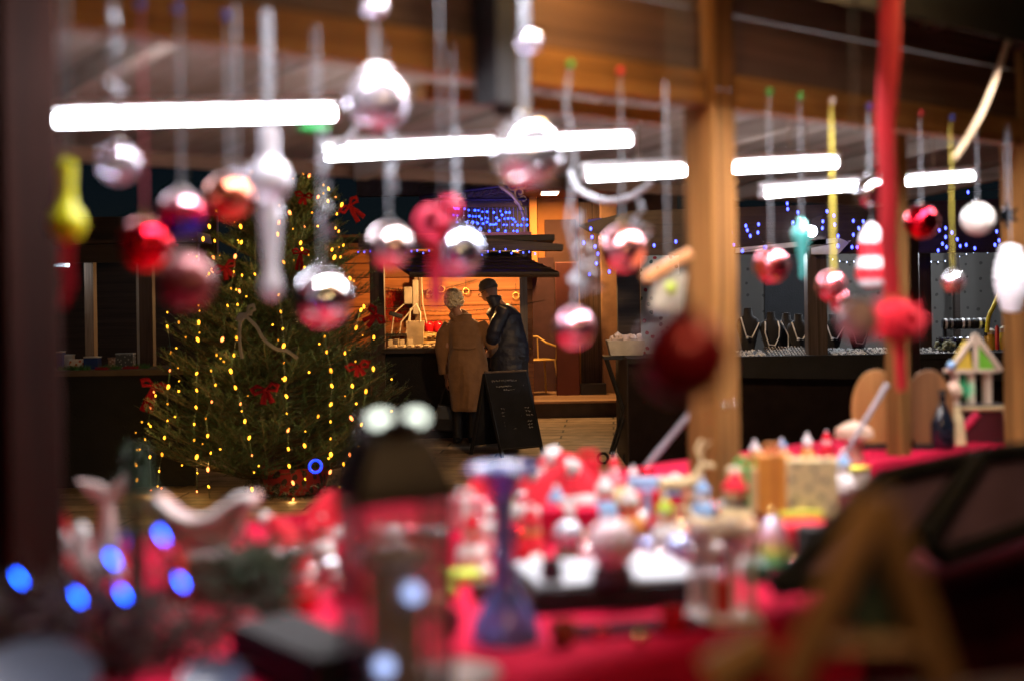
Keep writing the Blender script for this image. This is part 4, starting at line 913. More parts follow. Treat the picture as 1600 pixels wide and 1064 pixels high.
hr.build('hair', pm('blond_hair', (.85, .70, .45), .55, var=.3, vs=40, bump=.9, bs=160, sheen=.2), wm)
for sx in (-1, 1):
    MB().tube([(sx*.075, .0, .40), (sx*.075, .0, .12), (sx*.075, .0, .05)], [.058, .048, .050], 12).ball((sx*.075, .045, .035), (.048, .13, .042), 14, 10).build('boot', pm('black_leather', (.012, .011, .012), .35), wm)
bag = thing('handbag', 'black handbag hanging from the hand of the person in the camel coat', 'handbag', wr+Vector((-.20, .13, .13)))
mb = MB().loft([[(-.14, -.05, .0), (.13, -.05, -.03), (.13, .05, -.03), (-.14, .05, .0)], [(-.15, -.06, .12), (.14, -.06, .10), (.14, .06, .1), (-.15, .06, .12)], [(-.08, -.03, .26), (.09, -.03, .24), (.09, .03, .24), (-.08, .03, .26)]])
mb.build('bag_body', MATS['black_leather'], bag, bev=.012, ang=0)
for y in (-.03, .03): MB().tube([(-.06, y, .25), (-.03, y, .36), (.0, y-.03, .43), (.03, y, .36), (.06, y, .24)], .007, 6).build('handle', MATS['black_leather'], bag)
# ---- man
mr = P(793, 692, 14.55); mr.z = 0
mn = thing('person', 'person in a navy padded jacket, grey knit hat and glasses bending towards the counter', 'person', mr)
b = MB(); rotm = head_mesh(b, (-.165, .14, 1.53), 1.0, R(-90-28), R(30))
b.tube([(.03, .02, .85), (.03, .04, 1.1), (-.01, .08, 1.32), (-.08, .12, 1.42), (-.14, .14, 1.49)], [.10, .10, .085, .05, .05], 12)
for sx in (-1, 1): b.tube([(.03+sx*.09, .02, .88), (.04+sx*.09, .0, .5), (.05+sx*.09, .02, .1)], [.08, .055, .04], 10)
b.tube([(-.06, .0, 1.30), (-.10, -.08, 1.08), (-.15, -.03, .94)], [.035, .032, .026], 10); hand(b, (-.165, -.03, .94), (-.45, .3, -.8), (-.4, -.7, 0))
b.tube([(.0, .19, 1.30), (-.02, .28, 1.1), (-.18, .28, .98)], [.04, .04, .03], 10); hand(b, (-.18, .28, .98), (-1, .1, -.2), (0, 1, 0))
fuse(b.build('body', SKIN, mn), .009, 3)
jk = MB(); lv = []
for k in range(33):
    z = .72+k*(1.40-.72)/32; f = k/32
    cx = .03+(-.045-.03)*max(0, (f-.45)/.55)**1.3; rx = [.165, .168, .165, .160, .172, .178, .160, .105][min(7, int(f*7.99))]
    rx = .168+.012*math.sin(f*6) if f < .82 else .172*(1-((f-.82)/.18)**1.5*.55)
    ry = (.145 if f < .82 else .145*(1-((f-.82)/.18)**1.5*.45)); q = 1+.030*abs(math.sin(z*36)); lv.append((cx, .03+.09*f, z, rx*q, ry*q))
jk.oval(lv, 30)
def sleeve(pts, r): 
    P_ = []; R__ = []
    for (a, b2), (ra, rb2) in zip(zip(pts, pts[1:]), zip(r, r[1:])):
        for k in range(7): f = k/7; P_.append(Vector(a).lerp(Vector(b2), f)); R__.append((ra+(rb2-ra)*f)*(1+.06*math.sin(len(P_)*1.3)))
    P_.append(Vector(pts[-1])); R__.append(r[-1]*.9); return P_, R__
p_, r_ = sleeve([(-.02, -.02, 1.34), (-.09, -.09, 1.18), (-.125, -.095, 1.06), (-.155, -.045, .95)], [.075, .072, .062, .050]); jk.tube(p_, r_, 14)
p_, r_ = sleeve([(.02, .20, 1.34), (-.02, .28, 1.12), (-.17, .28, .99)], [.075, .065, .05]); jk.tube(p_, r_, 14)
jk.oval([(-.07, .115, 1.38, .085, .085), (-.10, .125, 1.43, .075, .078), (-.115, .13, 1.475, .078, .08)], 18)
jk.v = [Vector((v.x*1.07, .05+(v.y-.05)*1.05, v.z)) for v in jk.v]
jk = jk.wob(.012, 8, 4)
M_navy = pm('navy_nylon', (.020, .022, .042), .5, var=.2, bump=1.0, bs=14)
fuse(jk.build('jacket', M_navy, mn), .010, 2)
MB().oval([(-.112, .13, 1.468, .082, .084), (-.12, .132, 1.492, .070, .074)], 18).build('collar', M_navy, mn)
for sx in (-1, 1): MB().tube([(.03+sx*.085, .02, .86), (.04+sx*.09, .0, .5), (.05+sx*.09, .02, .07)], [.105, .085, .07], 14).wob(.006, 12, sx).build('trouser_leg', pm('dark_trousers', (.02, .021, .03), .8, bump=.5), mn)
for sx in (-1, 1): MB().ball((.05+sx*.09-.04, .03, .045), (.14, .055, .05), 14, 10).build('shoe', MATS['black_leather'], mn)
hat = MB(); up_ = rotm @ Vector((0, .25, 1)).normalized(); cc = Vector((-.165, .14, 1.53))
e1 = up_.orthogonal().normalized(); e2 = up_.cross(e1); ring = []
for zz, rr in ((.022, .098), (.05, .103), (.058, .098), (.09, .093), (.12, .068), (.138, .03), (.142, .005)):
    ring.append([cc+up_*zz+(e1*math.cos(6.283*k/24)+e2*math.sin(6.283*k/24))*rr for k in range(24)])
hat.loft(ring); hat.wob(.004, 20, 2).build('knit_hat', pm('grey_knit', (.16, .145, .13), .95, bump=.8, bs=110), mn)
gl = MB(); fw_ = rotm @ Vector((0, -1, 0)); sd_ = rotm @ Vector((1, 0, 0)); uu = rotm @ Vector((0, 0, 1))
for sg in (-1, 1):
    ctr = cc+fw_*.100+sd_*.034*sg+uu*.012; gl.tube([ctr+(sd_*math.cos(6.283*k/12)*.026+uu*math.sin(6.283*k/12)*.02) for k in range(13)], .0035, 5)
    gl.tube([cc+fw_*.098+sd_*.06*sg+uu*.018, cc+sd_*.082*sg+uu*.015], .0035, 5)
gl.build('glasses', M_black, mn)

# ================================================================ LEFT FAR STALL
ls = thing('market_stall', 'dark closed-looking stall at far left behind the tree with small boxes on its counter', 'market stall', P(170, 460, 11.8).xy.to_3d())
fb(MB(), -150, 300, 11.4, 12.1, .90, .945).build('counter_top', pm('old_counter', (.10, .07, .05), .7), ls, world=True)
fb(MB(), -150, 300, 11.46, 11.5, 0, .90).build('front_panel', M_blackcloth, ls, world=True)
fb(MB(), -150, 340, 13.6, 13.7, 0, 2.3).build('back_wall', M_dkw, ls, world=True)
fb(MB(), 132, 146, 11.9, 12.0, .945, 1.86).build('post', wood('left_stall_post', (.25, .16, .10), 'Z'), ls, world=True)
fb(MB(), 213, 217, 11.9, 12.0, .945, 1.86).build('post', wood('grey_post', (.35, .33, .30), 'Z'), ls, world=True)
fb(MB(), 217, 238, 11.9, 12.0, .945, 1.86).build('post', M_dkz, ls, world=True)
for k in range(5): fb(MB(), -150, 300, 11.3+k*.3, 11.57+k*.3, 1.86, 1.885).build('soffit_plank', wood('soffit_plank', (.16, .09, .06), 'X'), ls, world=True)
fb(MB(), -150, 310, 11.2, 11.28, 1.80, 1.94).build('roof_edge', M_dkw, ls, world=True)
for k in range(4): fb(MB(), -150, 310, 11.2+k*.5, 11.74+k*.5, 1.95+k*.04, 1.98+k*.04).build('roof_board', M_dkw, ls, world=True)
def on_z(px, py, z): return on_table(px, py, z)
def put(px, d, z): q = P(px, 460, d); return Vector((q.x, q.y, z))
def card_box(px, d, w_, h_, dep, mat, label, rot=0, z=.947, lidm=None, group=None, name='small_box'):
    t = thing(name, label, 'box', put(px, d, z), rot, group)
    MB().box((0, 0, h_/2), (w_, dep, h_)).build('box_body', mat, t, bev=.002)
    MB().box((0, 0, h_+.006), (w_+.006, dep+.006, .010)).build('lid', lidm or mat, t, bev=.002); return t
M_cream = pm('cream_card', (.65, .58, .48), .7); M_bluec = pm('blue_card', (.02, .05, .22), .6); M_greyb = pattern('grey_printed', (.07, .08, .10), (.35, .36, .36), 30, .18)
card_box(94, 11.8, .05, .13, .08, M_bluec, 'narrow blue box at the left end of the far dark counter', lidm=M_cream)
card_box(104, 11.85, .10, .10, .08, M_cream, 'cream box behind the printed white box on the far dark counter')
card_box(119, 11.6, .12, .07, .06, pattern('printed_white', (.6, .55, .5), (.45, .12, .05), 25, .25), 'white printed box with orange marks leaning on the far dark counter', .2)
card_box(143, 11.6, .12, .09, .08, MATS['blue_card'], 'dark blue box beside the brown post of the far dark stall', -.1, lidm=M_cream)
card_box(173, 11.6, .05, .08, .04, pattern('printed_brown', (.25, .15, .12), (.5, .4, .35), 40, .25), 'small brown printed box in the middle of the far dark counter')
card_box(195, 11.7, .14, .11, .10, M_greyb, 'large dark grey box with a pale label near the grey post', lidm=pm('grey_lid', (.3, .32, .34), .5))
def moss(px, d, w_, mat, label, kind='moss_clump', z=.947, n_=350, h_=.05):
    m_ = MB(); t = put(px, d, z)
    for k in range(n_):
        p = Vector((random.uniform(-w_, w_), random.uniform(-.04, .04), 0)); q = p+Vector((random.gauss(0, .02), random.gauss(0, .02), random.uniform(.2, 1)*h_)); s_ = Vector((random.uniform(-1, 1), random.uniform(-1, 1), 0))*.003
        m_.add([p-s_, p+s_, q], [(0, 1, 2)])
    m_.box((0, 0, .004), (w_*2, .07, .006)); o = m_.build(kind, mat, None, ang=0); o.location = t; return tag(o, label, 'greenery')
M_moss = pm('moss_green', (.06, .16, .04), .8, bump=0); M_redb = pm('red_moss', (.35, .01, .02), .6, bump=0)
moss(101, 11.5, .06, M_moss, 'green artificial sprig at the left of the far dark counter')
moss(125, 11.46, .07, M_moss, 'green sprig in front of the printed white box')
moss(170, 11.5, .08, M_moss, 'green sprig in the middle of the far dark counter')
moss(203, 11.55, .06, M_redb, 'red berry sprig in front of the grey box', h_=.03)
moss(220, 11.6, .06, M_moss, 'green sprig at the right end of the far dark counter')
moss(158, 11.46, .05, M_redb, 'dark red sprig beside the dark blue box', h_=.03)
t = thing('assumed_shop_lamp', 'assumed cool lamp above the far dark counter', 'lamp', put(90, 11.7, 1.80)); MB().tube([(-.1, 0, 0), (.1, 0, 0)], .02).build('tube', em('cool_lamp', (.7, .85, 1), 6), t)  # unseen lamp assumed from the dim white light on the goods
MB().tube([(0, 0, 0), (0, 0, .06)], .006).build('stem', M_black, t); point(t, (0, -.03, -.05), .7, (.7, .85, 1))

# ================================================================ RIGHT FAR STALL (silver jewellery)
rs = thing('market_stall', 'silver jewellery stall at right with star-printed back cloth and black-draped counter', 'market stall', P(1300, 460, 12.8).xy.to_3d())
fb(MB(), 980, 1900, 12.0, 12.9, .90, .945).build('counter_top', M_blackcloth, rs, world=True)
fb(MB(), 980, 1900, 12.02, 12.06, 0, .90).build('front_panel', pm('brown_panel', (.014, .009, .009), .9, spec=.1), rs, world=True)
MB().quad(P(1150, 562, 11.98), P(1900, 562, 11.98), P(1900, 600, 11.98), P(1150, 590, 11.98)).build('black_drape', M_blackcloth, rs, world=True, ang=0)
fb(MB(), 978, 983, 12.06, 13.4, 0, .93).build('end_panel', M_dkw, rs, world=True)
M_star = pattern('star_cloth', (.135, .125, .115), (.06, .055, .05), 7, .10, rnd=.25)
fb(MB(), 1060, 1900, 14.0, 14.05, .3, 1.93).build('back_cloth', M_star, rs, world=True)
fb(MB(), 1001, 1062, 13.3, 13.34, .9, 1.86).build('printed_cloth', pattern('holiday_paper', (.60, .56, .47), (.45, .03, .03), 11, .20, spot2=(.10, .12, .10)), rs, world=True)
fb(MB(), 1021, 1046, 13.24, 13.25, 1.27, 1.62).build('notice_sheet', pm('paper_sheet', (.62, .62, .60), .8), rs, world=True)
fb(MB(), 1195, 1260, 13.7, 13.72, .9, 1.9).build('dark_hanging', M_blackcloth, rs, world=True)
fb(MB(), 1262, 1292, 12.1, 12.25, .945, 1.95).build('post', wood('rs_post', (.09, .065, .05), 'Z'), rs, world=True)
fb(MB(), 1437, 1455, 12.4, 12.55, .945, 1.95).build('post', M_dkz, rs, world=True)
fb(MB(), 965, 999, 13.0, 13.12, .0, 1.95).build('post', M_dkw, rs, world=True)
fb(MB(), 1492, 1500, 13.6, 13.68, .945, 1.95).build('post', M_dkw, rs, world=True)
MB().prism([P(905, 352, 12.2), P(985, 330, 12.2), P(1900, 300, 12.2), P(1900, 392, 12.2), P(965, 400, 12.2), P(940, 396, 12.2), P(1000, 382, 12.2), P(920, 362, 12.2)], (0, .08, 0)).build('roof_edge', M_dkw, rs, world=True, ang=0)
MB().prism([P(940, 350, 12.3), P(1900, 350, 12.3), P(1900, 350, 12.3)+Vector((0, 2.2, .1)), P(940, 350, 12.3)+Vector((0, 2.2, .1))], (0, 0, .05)).build('roof', M_dkw, rs, world=True, ang=0)
MB().prism([P(1150, 388, 12.1), P(1310, 372, 12.1), P(1325, 378, 12.1), P(1150, 396, 12.1)], (0, .02, 0)).build('white_strip', pm('white_board', (.5, .5, .48), .5), rs, world=True, ang=0)
MB().prism([P(1268, 388, 12.05), P(1330, 376, 12.05), P(1310, 398, 12.05), P(1268, 398, 12.05)], (0, .02, 0)).build('pale_board', MATS['white_board'], rs, world=True, ang=0)
c = P(1268, 362, 12.0); t = thing('spot_lamp', 'round white floodlight on the roof edge of the silver jewellery stall', 'lamp', c)
MB().lathe([(.045, -.02), (.05, 0), (.03, .02)], n=20).xf(Matrix.Rotation(R(90), 4, 'X')).build('glass', em('spot_glow', (.85, .9, 1), 14), t)
MB().tube([(0, .02, 0), (0, .09, .0), (0, .12, .1)], .02, 8).build('bracket', M_black, t)
for px in (1200, 1370, 1530):  # unseen lamps assumed under the roof to light the jewellery
    t = thing('assumed_shop_lamp', {1200: 'left', 1370: 'middle', 1530: 'right'}[px]+' assumed cool lamp under the roof of the silver jewellery stall', 'lamp', put(px, 12.75, 1.86)); MB().lathe([(.04, 0), (.03, .03), (.01, .05)], n=14).build('shade', M_black, t)
    MB().ball((0, 0, -.005), .02).build('bulb', em('cool_bulb', (.85, .92, 1), 20), t); point(t, (0, 0, -.04), 13, (.85, .92, 1))
# icicle lights on its edge
ib = [(1115+0, 0)] and []
C3 = lambda L: [(1040+x/2.857, y/2.857) for x, y in L]
grps = [('leftmost drop of violet lights beside the rosy pink bauble', [(923, 358), (925, 371), (912, 380), (930, 386), (934, 397), (932, 412), (921, 429)]),
 ('drop of violet lights behind the rosy pink bauble', [(952, 425), (985, 388), (1000, 388), (1022, 384), (1056, 378)]),
 ('violet drop just right of the lit post', C3([(358, 1010), (365, 1030), (378, 1055), (415, 1003), (412, 1040), (445, 1105), (343, 1122), (295, 1040), (305, 1095)])),
 ('violet drop below the tube, above the floodlight', C3([(543, 910), (545, 935), (590, 950), (568, 995), (618, 997), (720, 945), (702, 990), (700, 1020), (752, 965), (755, 1005)])),
 ('violet drop left of the striped figure', C3([(838, 988), (882, 990), (862, 1020), (838, 1050), (832, 1105), (855, 1105), (770, 1055), (770, 1100)])),
 ('blue-white drop below the cream pearl bauble', C3([(1222, 1030), (1250, 1020), (1250, 1060), (1278, 1040), (1302, 1070), (1315, 1100), (1342, 1095), (1380, 1110), (1217, 1120), (1236, 1090), (1254, 1105)])),
 ('blue-white drop at the right edge under the silver star', C3([(1478, 1035), (1488, 1075), (1470, 1095), (1540, 1020), (1545, 800), (1550, 840), (1350, 860)]))]
for lab, pl in grps:
    led_line('light_drop', 'icicle lights, '+lab, [P(x, y, 11.9) for x, y in pl], M_violet, rad=.011, group='icicle lights on the jewellery stall roof')
led_line('led_garland', 'unlit-looking dark garland with tiny white lights on the back cloth of the silver jewellery stall', [P(1290+k*11, 402+8*math.sin(k*.5), 13.9) for k in range(24)], M_white_led, rad=.005)
# busts with necklaces
M_velvet = pm('black_velvet', (.008, .008, .010), .8, sheen=.1)
def bust(px, d, h_, label, style):
    t = thing('necklace_bust', label, 'display bust', put(px, d, .947), 0)
    MB().oval([(0, 0, 0, .05, .045), (0, 0, .02, .05, .04), (0, 0, h_*.3, .075, .045), (0, 0, h_*.62, .105, .055), (0, 0, h_*.75, .09, .045), (0, 0, h_*.84, .04, .035), (0, 0, h_, .036, .034)], 20).build('bust', M_velvet, t)
    m_ = MB(); y = -.075
    if style == 'U': m_.tube([(-.06, y+.02, h_*.78), (-.065, y, h_*.5), (-.035, y, h_*.22), (.02, y, h_*.20), (.055, y, h_*.4), (.06, y, h_*.62), (.05, y+.02, h_*.78)], .006, 6)
    elif style == 'Y':
        m_.tube([(-.06, y+.02, h_*.8), (0, y, h_*.45), (0, y, h_*.12)], .006, 6); m_.tube([(.06, y+.02, h_*.8), (0, y, h_*.45)], .006, 6); m_.ball((0, y, h_*.12), .013)
    else: m_.tube([(-.07, y+.02, h_*.8), (-.03, y, h_*.4), (.02, y, h_*.35), (.09, y+.02, h_*.68)], .006, 6); m_.ball((-.02, y, h_*.36), .014)
    m_.build('necklace', pm('bright_silver', (.9, .9, .9), .35, .15, bump=0), t); return t
bust(1168, 12.5, .40, 'black bust with a slanted silver necklace beside the lit post', 'V')
bust(1204, 12.5, .36, 'black bust with a long U-shaped beaded necklace', 'U')
bust(1228, 12.6, .35, 'black bust with a Y-shaped necklace', 'Y')
bust(1247, 12.5, .34, 'black bust with a small pendant beside the stall\'s brown post', 'V')
bust(1340, 12.6, .35, 'black bust with a U-shaped chain beside the mauve bauble', 'U')
bust(1300, 12.6, .33, 'black bust just right of the stall\'s brown post', 'V')
# glitter trays
def tray(px0, px1, d, label, n_, rowed=False, tilt=.12, mat=None):
    a = put(px0, d, .947); b_ = put(px1, d, .947); w_ = b_.x-a.x; t = thing('jewellery_tray', label, 'tray', (a+b_)/2)
    MB().box((0, 0, .008), (w_, .34, .012), Rx(tilt)).build('tray', M_velvet, t, bev=.003)
    m_ = MB()
    for k in range(n_):
        if rowed: x = -w_/2+.02+(k % 12)*(w_-.04)/11; y = -.14+(k//12)*.05
        else: x = random.uniform(-w_/2, w_/2)*.96; y = random.uniform(-.16, .16)
        z = .018+y*math.sin(tilt); s_ = random.uniform(.004, .010)
        m_.torus((x, y, z), s_, .0025, 6, 4, Rz(random.uniform(0, 3)) @ Rx(random.uniform(0, 1.5)))
    o = m_.build('silver_pieces', mat or MATS['bright_silver'], t, ang=0); o['kind'] = 'stuff'; return t
tray(1150, 1195, 12.2, 'flat tray of fine chains at the left of the black counter', 70)
tray(1197, 1260, 12.25, 'tilted ring tray with neat rows on the black counter', 84, True, .25)
tray(1294, 1350, 12.2, 'spread of silver rings right of the stall\'s brown post', 160)
tray(1352, 1400, 12.3, 'spread of silver pieces behind the red pompom', 140)
tray(1402, 1500, 12.2, 'long low tray of sparkling bracelets at the right of the counter', 150)
# right side goods
def roll(px, py, d, label, m1, seg=6, r=.045, w_=.4):
    t = thing('bracelet_roll', label, 'display roll', P(px, py, d)); 
    MB().tube([(-w_/2, 0, 0), (w_/2, 0, 0)], r, 14).build('roll', M_velvet, t)
    for k in range(seg): MB().tube([(-w_/2+(k+.3)*w_/seg, 0, 0), (-w_/2+(k+.7)*w_/seg, 0, 0)], r*1.12, 14).build('bracelet', m1[k % len(m1)], t)
    for x in (-w_/2.2, w_/2.2): MB().box((x, 0, (.947-t.location.z)/2), (.02, .05, abs(.947-t.location.z))).build('support', M_black, t)
roll(1508, 506, 12.5, 'striped roll of bracelets at the back right of the jewellery stall', [MATS['bright_silver'], pm('striped_grey', (.3, .3, .3), .4), M_black], 8)
roll(1500, 535, 12.3, 'dark glittery bracelet roll below the striped one', [pm('dark_glitter', (.12, .12, .14), .2, .8)], 7)
yel = pm('honey', (.65, .40, .03), .3, bump=0)
for i, (px, h_, lab) in enumerate(((1546, .17, 'honey-coloured jar with white lid, left one by the red candle'), (1569, .19, 'honey-coloured bottle with white lid, right of the red candle'))):
    t = thing('honey_jar', lab, 'jar', put(px, 12.5, .947)); MB().lathe([(.045, 0), (.05, .02), (.05, h_*.7), (.03, h_*.85)], n=16).build('jar', yel, t); MB().lathe([(.042, h_*.8), (.042, h_), (.02, h_+.02)], n=16).build('lid', pm('cream_lid', (.7, .62, .5), .6), t)
t = thing('candle', 'slim red candle between the honey jars', 'candle', put(1557, 12.3, .947)); MB().lathe([(.016, 0), (.018, .2), (.004, .22)], n=12).build('wax', pm('red_wax', (.6, .03, .02), .4), t); MB().lathe([(.03, 0), (.03, .012)], n=12).build('base', M_silver, t)
for px, lab, mt in ((1590, 'cluster of pale glass beads at the right edge of the jewellery stall', pm('pale_bead', (.6, .58, .52), .2, bump=0)), (1478, 'pale green soap-like stones beside the pompom', pm('greenish_stone', (.25, .28, .18), .4))):
    t = thing('bead_heap', lab, 'beads', put(px, 12.25, .947)); MB().lathe([(.10, 0), (.13, .02), (.12, .02)], n=18).build('dish', M_black, t); m_ = MB()
    for k in range(40): m_.ball((random.gauss(0, .05), random.gauss(0, .05), random.uniform(.02, .09)), random.uniform(.012, .024), 8, 6)
    m_.build('beads', mt, t)['kind'] = 'stuff'
cable([P(1542, 520, 12.4), P(1545, 495, 12.4), P(1552, 480, 12.4), P(1560, 460, 12.4), P(1564, 436, 12.4)], .02, pm('yellow_tinsel', (.7, .6, .02), .4), 'yellow tinsel spray rising behind the honey jars', name='tinsel')
# polystyrene box on a stool at the near end
c = put(978, 12.6, .95); t = thing('foam_box', 'white foam box of crumpled paper left of the big dark red bauble', 'box', c)
M_foam = pm('foam', (.62, .60, .58), .7)
MB().loft([[(-.15, -.12, 0), (.13, -.12, 0), (.13, .12, 0), (-.15, .12, 0)], [(-.18, -.15, .13), (.16, -.15, .13), (.16, .15, .13), (-.18, .15, .13)]]).build('box', M_foam, t, ang=0)
m_ = MB()
for k in range(26): m_.ball((random.uniform(-.13, .12), random.uniform(-.1, .1), random.uniform(.12, .17)), random.uniform(.015, .035), 6, 5)
m_.wob(.02, 30, 1).build('crumpled_paper', pm('tissue', (.7, .6, .62), .9), t, ang=20)
t = thing('folding_stool', 'dark folding stand under the white foam box', 'stand', put(972, 12.6, 0))
MB().box((0, 0, .93), (.36, .3, .03)).build('top', M_black, t)
for s_ in (-1, 1):
    for y in (-.13, .13): MB().tube([(s_*.15, y, .92), (-s_*.12, y, .06)], .014, 8).build('leg', M_black, t)
for x in (-.2, .03): MB().torus((x, -.1, .05), .045, .012, 16, 6, Rx(R(90))).build('wheel', M_black, t)

# ================================================================ THINGS ON THE NEAR COUNTERS
def tb(name, label, cat, px, py, z=TZ+.003, rot=0, group=None):
    c = on_table(px, py, z); return thing(name, label, cat, c, rot, group), c.y/FPX
M_w = pm('white_ceramic', (.84, .80, .80), .25, coat=.4, bump=0, var=.05)
# wooden crate under the sleigh, sleigh
t, s = tb('wooden_crate', 'dark wooden crate carrying the white sleigh', 'crate', 348, 935)
MB().box((0, 0, .002+33*s), (150*s, .14, 66*s)).build('crate_body', wood('crate_wood', (.14, .06, .035), 'X'), t, bev=.004)
ct = t.location.z + .002+66*s
cr_ = t.location.copy()
sl = thing('sleigh_ornament', 'white ceramic sleigh with scrolled ends on the dark crate', 'ornament', Vector((cr_.x-.03, cr_.y, ct+.004)), 0)
s = cr_.y/FPX
prof = [(-88, 80), (-84, 92), (-72, 92), (-62, 82), (-40, 62), (-10, 52), (20, 58), (48, 78), (66, 92), (80, 92), (84, 80), (72, 70), (62, 52), (52, 28), (38, 14), (-30, 14), (-48, 30), (-60, 52), (-76, 72)]
MB().prism([Vector((x*s, -.05, z*s)) for x, z in prof], (0, .10, 0)).build('sleigh_body', pm('blush_ceramic', (.62, .38, .38), .35, coat=.3, bump=0), sl, bev=.006)
MB().tube([Vector((x*s, -.052, z*s)) for x, z in [(-74, 78), (-80, 88), (-72, 92), (-60, 84), (-40, 66), (-10, 56), (20, 62), (48, 82), (66, 93), (80, 90), (78, 80)]], 8*s, 10).build('rim', M_w, sl)
MB().tube([Vector((x*s, -.05, 5*s)) for x in (-60, 0, 60)], 5*s, 8).build('runner', M_w, sl); MB().box((0, 0, 9*s), (70*s, .06, 12*s)).build('skid_support', M_w, sl)
# red candle beside the crate
t, s = tb('red_candle', 'squat glowing red candle jar in front of the sleigh', 'candle', 308, 925, rot=0)
t.location.y -= .12
MB().lathe([(16*s, 0), (19*s, 8*s), (19*s, 38*s), (13*s, 44*s), (10*s, 78*s), (5*s, 86*s)], n=18).build('candle_body', pm('red_wax_bright', (.75, .04, .04), .4, bump=0), t); MB().lathe([(20*s, 0), (20*s, 5*s)], n=18).build('base', M_w, t)
# fish tail figurine + angel
t, s = tb('fish_tail_figurine', 'pinkish white fish-tail figurine at the left beside the thick post', 'figurine', 165, 900)
MB().oval([(0, 0, 0, .04, .03), (0, 0, 40*s, .028, .024), (4*s, 0, 90*s, .016, .014), (4*s, 0, 112*s, .014, .012)], 16).build('body', pm('shell_pink', (.78, .62, .60), .4, bump=.3), t)
m_ = MB().prism([Vector((x*s, -.008, z*s)) for x, z in [(4, 106), (-18, 122), (-44, 152), (-30, 150), (-6, 146), (4, 136), (16, 146), (36, 160), (30, 134), (16, 116)]], (0, .016, 0)); m_.build('tail_fin', MATS['shell_pink'], t, bev=.004)
t, s = tb('angel_figurine', 'white winged figurine with a red sash left of the fish tail', 'figurine', 128, 945)
MB().lathe([(34*s, 0), (30*s, 20*s), (16*s, 70*s), (11*s, 90*s), (15*s, 104*s), (12*s, 120*s), (3*s, 130*s)], n=20).build('gown', M_w, t)
for sg in (-1, 1): MB().prism([Vector((sg*x*s, .03, z*s)) for x, z in [(5, 60), (40, 120), (46, 90), (40, 50), (20, 30)]], (0, .01, 0)).build('wing', M_w, t)
MB().tube([(-18*s, -.03, 80*s), (18*s, -.05, 40*s), (30*s, -.05, 5*s)], 7*s, 8).build('sash', pm('red_sash', (.6, .02, .03), .6), t)
t, s = tb('red_cone_figurine', 'tall red felt cone figure right behind the thick dark post', 'figurine', 103, 925)
MB().lathe([(16*s, 0), (18*s, 10*s), (10*s, 80*s), (2*s, 125*s)], n=16).build('cone', M_redfelt, t); MB().lathe([(17*s, 0), (18*s, 6*s)], n=16).build('base', M_w, t)
# small dark fir with blue lights
t, s = tb('table_fir', 'small dark green table fir between the fish tail and the sleigh', 'ornament', 215, 950)
m_ = MB()
for k in range(1600):
    z = random.random()**.8; r = (1-z)*.075+.006; a = random.uniform(0, 6.283); p = Vector((r*math.cos(a)*random.uniform(.3, 1), r*math.sin(a)*random.uniform(.3, 1), .05+z*.24)); q = p+Vector((math.cos(a), math.sin(a), random.uniform(-.3, .5)))*.022; s_ = Vector((-math.sin(a), math.cos(a), 0))*.0022; m_.add([p-s_, p+s_, q], [(0, 1, 2)])
m_.build('foliage', pm('deep_green', (.02, .06, .02), .6, bump=0), t, ang=0); MB().tube([(0, 0, 0), (0, 0, .28)], [.016, .004], 8).build('trunk', M_dkz, t); MB().lathe([(.04, 0), (.04, .02)], n=14).build('base', M_dkw, t)
# twig basket in the left foreground + blue lights
def twig_mass(px, py, d, w_, h_, n_, label, mat, name='twig_wreath', cat='wreath'):
    t = thing(name, label, cat, P(px, py, d)); m_ = MB()
    for k in range(n_):
        a = random.uniform(0, 6.283); p = Vector((math.cos(a)*w_*random.uniform(.1, .9), random.uniform(-.08, .08), random.uniform(0, h_*.7))); pts = [p]
        for j in range(3): p = p+Vector((random.gauss(0, .03), random.gauss(0, .02), random.uniform(-.01, .045))); pts.append(p)
        m_.tube(pts, [.004, .003, .002, .001], 4)
    m_.build('twigs', mat, t, ang=0); return t
M_tw = pm('dark_twig', (.05, .028, .018), .7)
c0 = on_table(80, 1130)
t = twig_mass(40, 1075, 2.05, .22, .18, 260, 'tangle of dark twigs in the lower left foreground', M_tw)
t = twig_mass(235, 1062, 2.15, .15, .11, 130, 'dark twig tangle holding blue bulbs below the sleigh', M_tw)
t = twig_mass(400, 960, 2.45, .07, .13, 110, 'small dark evergreen bunch right of the sleigh', pm('dark_evergreen', (.02, .05, .02), .7))
M_bb = em('blue_bulb', (.005, .07, 1.0), 26)
bl = [(30, 903, -.55), (122, 932, -.5), (176, 873, -.5), (192, 927, -.5), (253, 836, -.45), (283, 908, -.5), (194, 845, .1)]
p_ = [P(x, y, 1.95) for x, y, a in bl]
t = thing('blue_light_string', 'string of bright blue leaf-shaped bulbs in the lower left foreground', 'string light', p_[0])
order = [0, 1, 3, 2, 6, 4, 5]; MB().tube([p_[i] for i in order], .0015, 5).build('wire', M_black, t, world=True)
for (x, y, a), q in zip(bl, p_):
    m_ = MB().lathe([(.0003, -.010), (.0016, -.005), (.0024, 0), (.0016, .005), (.0003, .010)], n=10).xf(Matrix.Rotation(-a*1.1, 4, 'Y').inverted()); m_.v = [v+q-t.location for v in m_.v]
    m_.build('bulb', M_bb if (x, y) != (194, 845) else em('blue_bulb_dim', (.01, .05, .7), .8), t)
